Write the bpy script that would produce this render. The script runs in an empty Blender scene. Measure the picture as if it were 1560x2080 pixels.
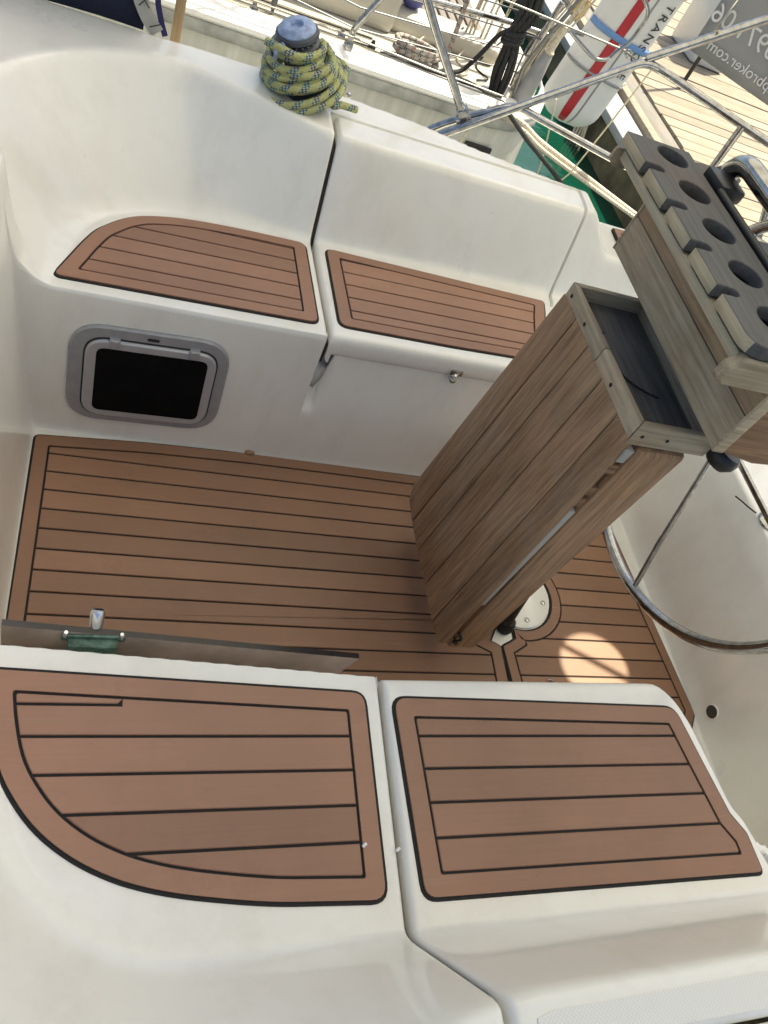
import bpy, bmesh, math, random
import numpy as np
from mathutils import Vector, Matrix

random.seed(7)
scene = bpy.context.scene
COL = scene.collection

# ------------------------------------------------------------------ camera
cam_data = bpy.data.cameras.new("camera")
cam = bpy.data.objects.new("camera", cam_data)
COL.objects.link(cam)
RR = np.array([[0.92113, -0.13886, 0.36364], [0.10154, -0.81615, -0.56885], [0.37577, 0.56091, -0.73768]])
CP = (-0.47671, -0.97262, 1.61485)
rt, up, bk = Vector(RR[0]), -Vector(RR[1]), -Vector(RR[2])
cam.matrix_world = Matrix(((rt.x, up.x, bk.x, CP[0]), (rt.y, up.y, bk.y, CP[1]), (rt.z, up.z, bk.z, CP[2]), (0, 0, 0, 1)))
cam_data.sensor_fit = 'HORIZONTAL'
cam_data.sensor_width = 36.0
cam_data.lens = 36.0 * 1576.18 / 1560.0
cam_data.clip_start = 0.02
cam_data.clip_end = 2000
scene.camera = cam

# ------------------------------------------------------------------ sky, sun, exposure
SUN_DIR = Vector((0.36, 0.24, 0.90)).normalized()      # towards the sun
SUN_EL = math.asin(SUN_DIR.z)
SUN_AZ = math.atan2(SUN_DIR.x, SUN_DIR.y)
world = bpy.data.worlds.new("World")
scene.world = world
world.use_nodes = True
wn = world.node_tree
bg = wn.nodes["Background"]
sky = wn.nodes.new("ShaderNodeTexSky")
sky.sky_type = 'NISHITA'
sky.sun_disc = False
sky.sun_elevation = SUN_EL
sky.sun_rotation = SUN_AZ
sky.air_density = 0.8
sky.dust_density = 4.0
sky.ozone_density = 0.6
wn.links.new(sky.outputs[0], bg.inputs[0])
bg.inputs[1].default_value = 0.13
sun_data = bpy.data.lights.new("sun", 'SUN')
sun_data.energy = 4.9
sun_data.angle = math.radians(0.5)
sun_data.color = (1.0, 0.93, 0.79)
sun = bpy.data.objects.new("sun", sun_data)
COL.objects.link(sun)
sun.location = SUN_DIR * 30
sun.rotation_euler = SUN_DIR.to_track_quat('Z', 'Y').to_euler()
scene.view_settings.view_transform = 'Standard'
scene.view_settings.look = 'None'
scene.view_settings.gamma = 1.0
scene.view_settings.use_white_balance = True      # camera balanced for open shade
scene.view_settings.white_balance_temperature = 6900
scene.view_settings.white_balance_tint = 4
scene.view_settings.exposure = 0.87
scene.view_settings.use_curve_mapping = False
scene.render.engine = 'CYCLES'
scene.cycles.max_bounces = 20            # white mouldings pass light on many times
scene.cycles.diffuse_bounces = 14
scene.cycles.glossy_bounces = 6
scene.cycles.transmission_bounces = 8

# ------------------------------------------------------------------ materials
def new_mat(name):
    m = bpy.data.materials.new(name)
    m.use_nodes = True
    nt = m.node_tree
    return m, nt, nt.nodes["Principled BSDF"]

def N(nt, typ, **kw):
    n = nt.nodes.new(typ)
    for k, v in kw.items():
        setattr(n, k, v)
    return n

def ramp(nt, fac, stops):
    r = N(nt, "ShaderNodeValToRGB")
    cr = r.color_ramp
    while len(cr.elements) < len(stops):
        cr.elements.new(0.5)
    for e, (p, c) in zip(cr.elements, stops):
        e.position = p
        e.color = (c[0], c[1], c[2], 1)
    nt.links.new(fac, r.inputs[0])
    return r.outputs[0]

def coords(nt, scale=(1, 1, 1), rot=(0, 0, 0), uv=False):
    tc = N(nt, "ShaderNodeTexCoord")
    mp = N(nt, "ShaderNodeMapping")
    mp.inputs["Scale"].default_value = scale
    mp.inputs["Rotation"].default_value = rot
    nt.links.new(tc.outputs["UV" if uv else "Object"], mp.inputs[0])
    return mp.outputs[0]

def noise(nt, vec, scale=5, detail=4, rough=0.55):
    n = N(nt, "ShaderNodeTexNoise")
    n.inputs["Scale"].default_value = scale
    n.inputs["Detail"].default_value = detail
    n.inputs["Roughness"].default_value = rough
    nt.links.new(vec, n.inputs["Vector"])
    return n.outputs[0]

def mixc(nt, fac, a, b, mode='MIX'):
    m = N(nt, "ShaderNodeMix", data_type='RGBA', blend_type=mode)
    for sock, v in ((m.inputs[0], fac), (m.inputs[6], a), (m.inputs[7], b)):
        if isinstance(v, (int, float)):
            sock.default_value = v
        elif isinstance(v, tuple):
            sock.default_value = (v[0], v[1], v[2], 1)
        else:
            nt.links.new(v, sock)
    return m.outputs[2]

def bump(nt, bs, h, strength=0.3, dist=0.002):
    b = N(nt, "ShaderNodeBump")
    b.inputs["Strength"].default_value = strength
    b.inputs["Distance"].default_value = dist
    nt.links.new(h, b.inputs["Height"])
    nt.links.new(b.outputs[0], bs.inputs["Normal"])

def plain(name, col, rough=0.5, metal=0.0, var=0.12, vscale=20, coat=0.0, bumpy=0.0):
    m, nt, bs = new_mat(name)
    n = noise(nt, coords(nt), vscale, 5)
    d = tuple(c * (1 - var) for c in col)
    l = tuple(min(1, c * (1 + var)) for c in col)
    nt.links.new(ramp(nt, n, [(0.3, d), (0.7, l)]), bs.inputs["Base Color"])
    bs.inputs["Roughness"].default_value = rough
    bs.inputs["Metallic"].default_value = metal
    bs.inputs["Coat Weight"].default_value = coat
    if bumpy:
        bump(nt, bs, n, bumpy)
    return m

def gelcoat_mat(name, col, dirt=(0.55, 0.47, 0.33), amount=0.22, rough=0.3):
    m, nt, bs = new_mat(name)
    v = coords(nt)
    big = noise(nt, v, 2.6, 6, 0.62)
    base = ramp(nt, big, [(0.25, tuple(c * 0.955 for c in col)), (0.75, col)])
    f1 = ramp(nt, noise(nt, coords(nt, (1, 1, 0.5)), 3.5, 3, 0.5), [(0.50, (0, 0, 0)), (0.80, (amount,) * 3)])
    c = mixc(nt, f1, base, tuple(dirt))
    sm = noise(nt, coords(nt, (1, 1, 0.4), (0.3, 0.2, 0.7)), 11, 6, 0.7)
    c = mixc(nt, ramp(nt, sm, [(0.48, (0, 0, 0)), (0.78, (0.16,) * 3)]), c, tuple(x * 0.62 for x in dirt))
    nt.links.new(c, bs.inputs["Base Color"])
    rr = ramp(nt, big, [(0.3, (rough - 0.04,) * 3), (0.7, (rough + 0.06,) * 3)])
    nt.links.new(rr, bs.inputs["Roughness"])
    bs.inputs["Coat Weight"].default_value = 0.7
    bs.inputs["Coat Roughness"].default_value = 0.09
    return m

def wood_mat(name, dark, light, grey, axis=2, grain=1.0, greyness=0.35, rough=0.62, knots=True):
    """weathered teak, grain running along the given world axis"""
    m, nt, bs = new_mat(name)
    sc = [120, 120, 120]
    sc[axis] = 5.0
    oi = N(nt, "ShaderNodeObjectInfo")
    tc = N(nt, "ShaderNodeTexCoord")
    add = N(nt, "ShaderNodeVectorMath", operation='MULTIPLY_ADD')
    cmb = N(nt, "ShaderNodeCombineXYZ")
    for i in range(3):
        nt.links.new(oi.outputs["Random"], cmb.inputs[i])
    nt.links.new(cmb.outputs[0], add.inputs[0])
    add.inputs[1].default_value = (3.7, 5.1, 2.3)
    nt.links.new(tc.outputs["Object"], add.inputs[2])
    mp = N(nt, "ShaderNodeMapping")
    mp.inputs["Scale"].default_value = sc
    nt.links.new(add.outputs[0], mp.inputs[0])
    mp2 = N(nt, "ShaderNodeMapping")
    s2 = [22, 22, 22]
    s2[axis] = 1.5
    mp2.inputs["Scale"].default_value = s2
    nt.links.new(add.outputs[0], mp2.inputs[0])
    g = noise(nt, mp.outputs[0], 1.0, 6, 0.68)
    g2 = noise(nt, mp2.outputs[0], 1.0, 4, 0.6)
    c = ramp(nt, g, [(0.30, dark), (0.5, tuple((a + b) / 2 for a, b in zip(dark, light))), (0.70, light)])
    patch = noise(nt, add.outputs[0], 9, 5, 0.6)
    fg = ramp(nt, patch, [(0.35, (greyness * 0.35,) * 3), (0.68, (min(1, greyness * 1.6),) * 3)])
    gcol = ramp(nt, g, [(0.3, tuple(x * 0.62 for x in grey)), (0.7, grey)])
    c = mixc(nt, fg, c, gcol)
    c = mixc(nt, ramp(nt, g2, [(0.46, (0.0,) * 3), (0.78, (0.38,) * 3)]), c, tuple(x * 0.6 for x in dark))
    op = noise(nt, add.outputs[0], 4.5, 4, 0.6)
    c = mixc(nt, ramp(nt, op, [(0.55, (0.0,) * 3), (0.75, (0.5,) * 3)]), c, mixc(nt, 1.0, c, (1.25, 0.86, 0.62), 'MULTIPLY'))
    # tone of the single plank
    tone = ramp(nt, oi.outputs["Random"], [(0.0, (0.80,) * 3), (1.0, (1.12,) * 3)])
    c = mixc(nt, 1.0, c, tone, 'MULTIPLY')
    nt.links.new(c, bs.inputs["Base Color"])
    bs.inputs["Roughness"].default_value = rough
    bump(nt, bs, g, 0.55 * grain, 0.0018)
    return m

def deck_mat(name, col):
    """synthetic teak decking: brown rubber with scuffs, dust and small stains"""
    m, nt, bs = new_mat(name)
    v = coords(nt)
    oi = N(nt, "ShaderNodeObjectInfo")
    big = noise(nt, v, 3.2, 5, 0.6)
    fib = noise(nt, coords(nt, (4, 160, 40)), 1.0, 4, 0.6)
    c = ramp(nt, big, [(0.28, tuple(x * 0.80 for x in col)), (0.72, tuple(x * 1.10 for x in col))])
    c = mixc(nt, 0.16, c, ramp(nt, fib, [(0.3, tuple(x * 0.78 for x in col)), (0.7, tuple(x * 1.18 for x in col))]))
    # pale scuffs running diagonally and dusty patches
    sc = noise(nt, coords(nt, (1.2, 30, 10), (0, 0, 0.5)), 1.4, 5, 0.7)
    msk = ramp(nt, noise(nt, v, 2.1, 3), [(0.5, (0, 0, 0)), (0.68, (1, 1, 1))])
    f = mixc(nt, 1.0, ramp(nt, sc, [(0.60, (0, 0, 0)), (0.72, (0.55,) * 3)]), msk, 'MULTIPLY')
    c = mixc(nt, f, c, (0.42, 0.33, 0.27))
    st = noise(nt, v, 6.5, 6, 0.66)
    c = mixc(nt, ramp(nt, st, [(0.58, (0, 0, 0)), (0.80, (0.5,) * 3)]), c, tuple(x * 0.5 for x in col))
    sp = ramp(nt, noise(nt, v, 210, 1), [(0.775, (0, 0, 0)), (0.79, (0.6,) * 3)])
    sm = ramp(nt, noise(nt, v, 7, 2), [(0.56, (0, 0, 0)), (0.62, (1, 1, 1))])
    c = mixc(nt, mixc(nt, 1.0, sp, sm, 'MULTIPLY'), c, (0.06, 0.035, 0.02))
    tone = ramp(nt, oi.outputs["Random"], [(0.0, (0.87,) * 3), (1.0, (1.10,) * 3)])
    c = mixc(nt, 1.0, c, tone, 'MULTIPLY')
    nt.links.new(c, bs.inputs["Base Color"])
    bs.inputs["Roughness"].default_value = 0.5
    bs.inputs["Specular IOR Level"].default_value = 0.45
    bump(nt, bs, fib, 0.25, 0.0006)
    return m

def rope_mat(name, base, fleck1, fleck2, freq=(3.0, 62.0), amount=0.56):
    m, nt, bs = new_mat(name)
    v = coords(nt, uv=True)
    sep = N(nt, "ShaderNodeSeparateXYZ")
    nt.links.new(v, sep.inputs[0])
    def wave(ku, kv, ph=0.0):
        a = N(nt, "ShaderNodeMath", operation='MULTIPLY'); a.inputs[1].default_value = ku * 2 * math.pi
        b = N(nt, "ShaderNodeMath", operation='MULTIPLY'); b.inputs[1].default_value = kv * 2 * math.pi
        nt.links.new(sep.outputs[0], a.inputs[0]); nt.links.new(sep.outputs[1], b.inputs[0])
        s = N(nt, "ShaderNodeMath", operation='ADD'); nt.links.new(a.outputs[0], s.inputs[0]); nt.links.new(b.outputs[0], s.inputs[1])
        p = N(nt, "ShaderNodeMath", operation='ADD'); nt.links.new(s.outputs[0], p.inputs[0]); p.inputs[1].default_value = ph
        q = N(nt, "ShaderNodeMath", operation='SINE'); nt.links.new(p.outputs[0], q.inputs[0])
        return q.outputs[0]
    w1, w2 = wave(5, 62), wave(-5, 62)
    braid = N(nt, "ShaderNodeMath", operation='MAXIMUM'); nt.links.new(w1, braid.inputs[0]); nt.links.new(w2, braid.inputs[1])
    big = wave(freq[0], freq[1])
    bigb = wave(-1, freq[1] / 2.3, 1.0)
    mul = N(nt, "ShaderNodeMath", operation='MULTIPLY'); nt.links.new(w1, mul.inputs[0]); nt.links.new(w2, mul.inputs[1])
    gate = N(nt, "ShaderNodeMath", operation='GREATER_THAN'); nt.links.new(big, gate.inputs[0]); gate.inputs[1].default_value = amount
    chk = N(nt, "ShaderNodeMath", operation='GREATER_THAN'); nt.links.new(mul.outputs[0], chk.inputs[0]); chk.inputs[1].default_value = -0.05
    f = N(nt, "ShaderNodeMath", operation='MULTIPLY'); nt.links.new(gate.outputs[0], f.inputs[0]); nt.links.new(chk.outputs[0], f.inputs[1])
    gate2 = N(nt, "ShaderNodeMath", operation='GREATER_THAN'); nt.links.new(bigb, gate2.inputs[0]); gate2.inputs[1].default_value = 0.2
    col2 = mixc(nt, gate2.outputs[0], fleck1, fleck2)
    dirt = noise(nt, coords(nt), 30, 4)
    b2 = mixc(nt, ramp(nt, dirt, [(0.35, (0,) * 3), (0.75, (0.5,) * 3)]), base, tuple(x * 0.62 for x in base))
    c = mixc(nt, f.outputs[0], b2, col2)
    nt.links.new(c, bs.inputs["Base Color"])
    bs.inputs["Roughness"].default_value = 0.8
    bump(nt, bs, braid.outputs[0], 0.5, 0.0012)
    return m

def fabric_mat(name, col, rough=0.85, trans=0.0):
    m, nt, bs = new_mat(name)
    v = coords(nt)
    n = noise(nt, v, 6, 5)
    w = noise(nt, v, 420, 2)
    c = ramp(nt, n, [(0.3, tuple(x * 0.85 for x in col)), (0.7, col)])
    nt.links.new(c, bs.inputs["Base Color"])
    bs.inputs["Roughness"].default_value = rough
    bump(nt, bs, w, 0.4, 0.001)
    if trans:
        t = N(nt, "ShaderNodeBsdfTranslucent")
        nt.links.new(c, t.inputs[0])
        mx = N(nt, "ShaderNodeMixShader")
        mx.inputs[0].default_value = trans
        out = nt.nodes["Material Output"]
        nt.links.new(bs.outputs[0], mx.inputs[1])
        nt.links.new(t.outputs[0], mx.inputs[2])
        nt.links.new(mx.outputs[0], out.inputs[0])
    return m

def nonskid_mat():
    m, nt, bs = new_mat("nonskid_gelcoat")
    v = coords(nt, (1, 1, 1), (0, 0, math.radians(45)))
    ch = N(nt, "ShaderNodeTexVoronoi", feature='F1', distance='CHEBYCHEV')
    ch.inputs["Scale"].default_value = 230
    ch.inputs["Randomness"].default_value = 0.0
    nt.links.new(v, ch.inputs["Vector"])
    col = ramp(nt, ch.outputs[0], [(0.28, (0.82, 0.80, 0.735)), (0.46, (0.74, 0.72, 0.66))])
    nt.links.new(col, bs.inputs["Base Color"])
    bs.inputs["Roughness"].default_value = 0.6
    inv = N(nt, "ShaderNodeMath", operation='SUBTRACT'); inv.inputs[0].default_value = 1.0
    nt.links.new(ch.outputs[0], inv.inputs[1])
    bump(nt, bs, inv.outputs[0], 0.5, 0.001)
    return m

def steel_mat():
    m, nt, bs = new_mat("stainless_steel")
    v = coords(nt)
    n = noise(nt, v, 60, 5)
    nt.links.new(ramp(nt, n, [(0.3, (0.28, 0.275, 0.265)), (0.65, (0.46, 0.46, 0.465))]), bs.inputs["Base Color"])
    bs.inputs["Metallic"].default_value = 1.0
    nt.links.new(ramp(nt, noise(nt, v, 25, 4), [(0.3, (0.06,) * 3), (0.75, (0.20,) * 3)]), bs.inputs["Roughness"])
    return m

def water_mat():
    m, nt, bs = new_mat("harbour_water")
    v = coords(nt)
    n = noise(nt, v, 0.9, 3)
    nt.links.new(ramp(nt, n, [(0.3, (0.002, 0.032, 0.019)), (0.7, (0.004, 0.055, 0.033))]), bs.inputs["Base Color"])
    bs.inputs["Roughness"].default_value = 0.06
    bs.inputs["IOR"].default_value = 1.33
    h = noise(nt, coords(nt, (1, 2.2, 1)), 2.6, 4, 0.55)
    bump(nt, bs, h, 0.25, 0.05)
    return m

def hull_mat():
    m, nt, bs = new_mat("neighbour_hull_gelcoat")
    st = noise(nt, coords(nt, (26, 26, 1.2)), 1.0, 5, 0.65)  # upright pale streaks painted for light rippling up off the water
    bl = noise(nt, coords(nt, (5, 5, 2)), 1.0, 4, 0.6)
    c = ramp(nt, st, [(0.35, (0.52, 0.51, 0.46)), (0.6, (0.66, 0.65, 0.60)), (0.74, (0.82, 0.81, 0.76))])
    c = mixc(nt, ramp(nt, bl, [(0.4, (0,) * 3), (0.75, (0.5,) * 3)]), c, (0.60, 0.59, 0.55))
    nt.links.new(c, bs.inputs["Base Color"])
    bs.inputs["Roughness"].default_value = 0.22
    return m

M = {}
M['gel'] = gelcoat_mat("cream_gelcoat", (0.85, 0.83, 0.76))
M['gel_lid'] = gelcoat_mat("cream_gelcoat_lid", (0.85, 0.827, 0.762), amount=0.16)
M['nbwhite'] = gelcoat_mat("white_gelcoat", (0.80, 0.79, 0.75), amount=0.12)
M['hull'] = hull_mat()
M['strake'] = plain('grey_rubbing_strake', (0.36, 0.36, 0.34), 0.5, var=0.35, vscale=14)
M['nonskid'] = nonskid_mat()
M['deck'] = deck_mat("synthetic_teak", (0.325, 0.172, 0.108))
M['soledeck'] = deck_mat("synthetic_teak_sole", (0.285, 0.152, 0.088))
M['caulk'] = plain("black_caulk", (0.005, 0.0045, 0.0045), 0.7, var=0.2)
M['teakv'] = wood_mat("weathered_teak_upright", (0.125, 0.060, 0.026), (0.47, 0.262, 0.122), (0.45, 0.35, 0.25), 2, 1.3, 0.30)
M['teakx'] = wood_mat("weathered_teak_lengthwise", (0.12, 0.055, 0.024), (0.40, 0.21, 0.10), (0.34, 0.26, 0.19), 0, 1.2, 0.2)
M['greyy'] = wood_mat("silvered_teak_crosswise", (0.20, 0.13, 0.075), (0.55, 0.43, 0.285), (0.56, 0.48, 0.36), 1, 0.8, 0.6)
M['browny'] = wood_mat('stained_teak_crosswise', (0.13, 0.07, 0.035), (0.40, 0.27, 0.16), (0.50, 0.41, 0.30), 1, 0.8, 0.45)
M['greyx'] = wood_mat("silvered_teak_lengthwise", (0.20, 0.14, 0.08), (0.52, 0.41, 0.28), (0.54, 0.47, 0.36), 0, 0.8, 0.6)
M['paley'] = wood_mat("pale_teak_edge", (0.38, 0.31, 0.205), (0.64, 0.56, 0.41), (0.62, 0.55, 0.42), 1, 0.5, 0.5)
M['slate'] = wood_mat("slate_grey_weathered_teak", (0.060, 0.060, 0.064), (0.130, 0.129, 0.136), (0.118, 0.118, 0.126), 1, 0.5, 0.55, 0.7)
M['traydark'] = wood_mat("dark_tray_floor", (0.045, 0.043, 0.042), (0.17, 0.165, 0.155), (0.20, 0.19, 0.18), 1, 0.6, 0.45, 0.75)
M['steel'] = steel_mat()
M['black'] = plain("black_plastic", (0.014, 0.014, 0.015), 0.38, var=0.3)
M['rubber'] = plain("black_rubber", (0.018, 0.018, 0.018), 0.7, var=0.3)
M['pane'] = plain("black_portlight_pane", (0.004, 0.004, 0.004), 0.75, var=0.3)
M['pane'].node_tree.nodes["Principled BSDF"].inputs["Specular IOR Level"].default_value = 0.1
M['gapshade'] = plain('brown_black_gap_shade', (0.030, 0.024, 0.016), 0.8, var=0.3)  # painted shade for the gap round the locker lids
M['drainhole'] = plain('dark_drain', (0.05, 0.042, 0.03), 0.8, var=0.4)
M['alu'] = plain("anodised_aluminium", (0.33, 0.335, 0.345), 0.42, metal=0.25, var=0.07, vscale=40)
M['alu2'] = plain("anodised_aluminium_inner", (0.43, 0.435, 0.445), 0.36, metal=0.3, var=0.06, vscale=40)
M['acrylic'] = plain("scuffed_smoked_acrylic", (0.46, 0.36, 0.30), 0.18, var=0.3, vscale=9)
M['acredge'] = plain("acrylic_edge", (0.020, 0.016, 0.018), 0.25, var=0.3)
M['brass'] = plain("verdigris_brass", (0.085, 0.155, 0.115), 0.55, metal=0.25, var=0.5, vscale=90, bumpy=0.3)
M['chrome'] = plain("chromed_brass", (0.72, 0.72, 0.73), 0.12, metal=1.0, var=0.06)
M['winchblue'] = plain("winch_self_tailer", (0.30, 0.38, 0.56), 0.4, var=0.35, vscale=55)
M['winchdark'] = plain("winch_dark_grey", (0.075, 0.080, 0.095), 0.4, metal=0.2, var=0.2)
M['ropegreen'] = rope_mat("green_yellow_rope", (0.46, 0.47, 0.20), (0.03, 0.13, 0.24), (0.045, 0.06, 0.22), (1.0, 21.0), 0.25)
M['ropeblack'] = rope_mat("black_rope", (0.016, 0.016, 0.018), (0.04, 0.04, 0.045), (0.03, 0.03, 0.03), (3.0, 40.0))
M['ropegrey'] = rope_mat("speckled_grey_rope", (0.38, 0.36, 0.32), (0.06, 0.05, 0.05), (0.25, 0.07, 0.06), (1.0, 35.0), 0.2)
M['ropewhite'] = rope_mat("white_mooring_rope", (0.62, 0.57, 0.47), (0.42, 0.28, 0.16), (0.50, 0.40, 0.28), (2.0, 90.0), 0.6)
M['cordpale'] = plain("pale_cord", (0.68, 0.60, 0.40), 0.8, var=0.2, vscale=200)
M['cordbeige'] = plain("beige_cord", (0.55, 0.49, 0.38), 0.8, var=0.3, vscale=150)
M['wire'] = plain("stainless_wire", (0.25, 0.24, 0.22), 0.4, metal=0.8, var=0.2, vscale=200)
M['navy'] = fabric_mat("navy_canvas", (0.008, 0.012, 0.035))
M['violet'] = fabric_mat("violet_blue_canvas", (0.10, 0.10, 0.32), 0.7)
M['binding'] = fabric_mat('dark_purple_binding', (0.035, 0.028, 0.12))
M['nbdeck'] = gelcoat_mat('sun_bleached_deck', (0.50, 0.475, 0.41), amount=0.3, rough=0.5)
M['webbing'] = fabric_mat("grey_webbing", (0.42, 0.41, 0.37))
M['canopy'] = fabric_mat("off_white_canvas", (0.78, 0.76, 0.69), 0.9, 0.46)
M['bluestrap'] = fabric_mat("blue_webbing", (0.17, 0.32, 0.62))
M['buoy'] = plain("white_vinyl_cover", (0.70, 0.70, 0.69), 0.45, var=0.06, vscale=5)
M['red'] = plain("red_vinyl_stripe", (0.42, 0.012, 0.025), 0.4, var=0.12)
M['ink'] = plain("black_print", (0.012, 0.012, 0.014), 0.6, var=0.2)
M['yellow'] = plain("yellow_plastic", (0.80, 0.45, 0.02), 0.4, var=0.1)
M['greyplastic'] = plain("grey_plastic", (0.27, 0.27, 0.275), 0.45, var=0.12)
M['banner'] = fabric_mat("grey_banner", (0.27, 0.27, 0.28), 0.6)
M['bannertext'] = plain("pale_print", (0.60, 0.60, 0.61), 0.7, var=0.1)
M['postwood'] = wood_mat("pale_pine_post", (0.50, 0.32, 0.15), (0.66, 0.47, 0.26), (0.62, 0.50, 0.34), 2, 0.4, 0.1)
M['dockwood'] = wood_mat("bleached_dock_planks", (0.24, 0.18, 0.115), (0.42, 0.345, 0.245), (0.42, 0.38, 0.31), 0, 0.9, 0.55, 0.8)
M['dockbeam'] = wood_mat("grey_dock_beam", (0.17, 0.15, 0.12), (0.32, 0.29, 0.24), (0.30, 0.29, 0.27), 1, 0.7, 0.7, 0.8)
M['dockface'] = plain("weedy_concrete", (0.10, 0.085, 0.05), 0.9, var=0.55, vscale=5, bumpy=0.6)
M['concrete'] = plain("grey_concrete", (0.34, 0.34, 0.35), 0.85, var=0.18, vscale=8)
M['water'] = water_mat()
M['slat'] = wood_mat("brown_grey_slats", (0.12, 0.09, 0.07), (0.24, 0.20, 0.165), (0.22, 0.20, 0.18), 0, 0.6, 0.5)
M['greymat'] = plain("grey_deck_mat", (0.22, 0.22, 0.23), 0.8, var=0.15)

# ------------------------------------------------------------------ object helpers
def link(o, parent=None):
    COL.objects.link(o)
    if parent is not None:
        o.parent = parent
        o.matrix_parent_inverse = PINV[parent.name]
    PINV[o.name] = Matrix.Identity(4) if parent is None else PINV[o.name] if o.name in PINV else Matrix.Identity(4)
    return o

PINV = {}

def tag(o, label=None, cat=None, group=None, kind=None):
    if label: o["label"] = label
    if cat: o["category"] = cat
    if group: o["group"] = group
    if kind: o["kind"] = kind
    return o

def thing(name, loc, label, cat, group=None):
    o = bpy.data.objects.new(name, None)
    o.empty_display_size = 0.1
    o.location = loc
    COL.objects.link(o)
    PINV[o.name] = Matrix.Translation(Vector(loc)).inverted()
    return tag(o, label, cat, group)

def ob(name, me, parent=None):
    o = bpy.data.objects.new(name, me)
    return link(o, parent)

def mk(name, verts, faces, mat, parent=None, smooth=False, uvs=None, fixn=True, sharp=None):
    me = bpy.data.meshes.new(name)
    me.from_pydata([tuple(map(float, v)) for v in verts], [], [tuple(f) for f in faces])
    if uvs is not None:
        lay = me.uv_layers.new(name="UVMap")
        for p in me.polygons:
            for li, uv in zip(p.loop_indices, uvs[p.index]):
                lay.data[li].uv = uv
    me.materials.append(mat)
    if fixn:
        bm = bmesh.new(); bm.from_mesh(me)
        bmesh.ops.recalc_face_normals(bm, faces=bm.faces)
        bm.to_mesh(me); bm.free()
    if smooth:
        me.polygons.foreach_set("use_smooth", [True] * len(me.polygons))
        if sharp:
            me.set_sharp_from_angle(angle=math.radians(sharp))
    me.update()
    return ob(name, me, parent)

def bevel_mesh(bm, amount, segs=2):
    es = [e for e in bm.edges if len(e.link_faces) == 2 and e.calc_face_angle(0) > 0.5]
    if amount > 0:
        bmesh.ops.bevel(bm, geom=es, offset=amount, segments=segs, profile=0.5, affect='EDGES')

def bm_obj(name, bm, mat, parent=None, smooth=True, sharp=35):
    bmesh.ops.recalc_face_normals(bm, faces=bm.faces)
    me = bpy.data.meshes.new(name)
    bm.to_mesh(me); bm.free()
    me.materials.append(mat)
    if smooth:
        me.polygons.foreach_set("use_smooth", [True] * len(me.polygons))
        me.set_sharp_from_angle(angle=math.radians(sharp))
    return ob(name, me, parent)

def box(name, lo, hi, mat, parent=None, bev=0.004, rot=None):
    bm = bmesh.new()
    bmesh.ops.create_cube(bm, size=1)
    c = [(a + b) / 2 for a, b in zip(lo, hi)]
    s = [abs(b - a) for a, b in zip(lo, hi)]
    for v in bm.verts:
        v.co = Vector((v.co.x * s[0], v.co.y * s[1], v.co.z * s[2]))
    bevel_mesh(bm, min(bev, min(s) * 0.45))
    mtx = Matrix.Translation(c)
    if rot is not None:
        mtx = mtx @ rot.to_matrix().to_4x4()
    bm.transform(mtx)
    return bm_obj(name, bm, mat, parent)

def hexa(name, pts, mat, parent=None, bev=0.003):
    """solid from 8 corners: 4 of one face, then the 4 opposite them"""
    bm = bmesh.new()
    vs = [bm.verts.new(p) for p in pts]
    for f in ((0, 1, 2, 3), (7, 6, 5, 4), (0, 4, 5, 1), (1, 5, 6, 2), (2, 6, 7, 3), (3, 7, 4, 0)):
        bm.faces.new([vs[i] for i in f])
    bmesh.ops.recalc_face_normals(bm, faces=bm.faces)
    bevel_mesh(bm, bev)
    return bm_obj(name, bm, mat, parent)

def catmull(pts, n=8, closed=False):
    P = [Vector(p) for p in pts]
    out = []
    L = len(P)
    rng = range(L if closed else L - 1)
    for i in rng:
        if closed:
            p0, p1, p2, p3 = P[(i - 1) % L], P[i], P[(i + 1) % L], P[(i + 2) % L]
        else:
            p0, p1, p2, p3 = P[max(i - 1, 0)], P[i], P[i + 1], P[min(i + 2, L - 1)]
        for k in range(n):
            t = k / n
            out.append(0.5 * ((2 * p1) + (p2 - p0) * t + (2 * p0 - 5 * p1 + 4 * p2 - p3) * t * t + (3 * p1 - p0 - 3 * p2 + p3) * t ** 3))
    if not closed:
        out.append(P[-1])
    return out

def fillet_path(pts, r, n=6):
    """straight runs with rounded bends"""
    P = [Vector(p) for p in pts]
    out = [P[0]]
    for i in range(1, len(P) - 1):
        a, b, c = P[i - 1], P[i], P[i + 1]
        d1, d2 = (a - b), (c - b)
        rr = min(r, d1.length * 0.45, d2.length * 0.45)
        p, q = b + d1.normalized() * rr, b + d2.normalized() * rr
        for k in range(n + 1):
            t = k / n
            out.append(p * (1 - t) ** 2 + b * 2 * t * (1 - t) + q * t * t)
    out.append(P[-1])
    return out

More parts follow.
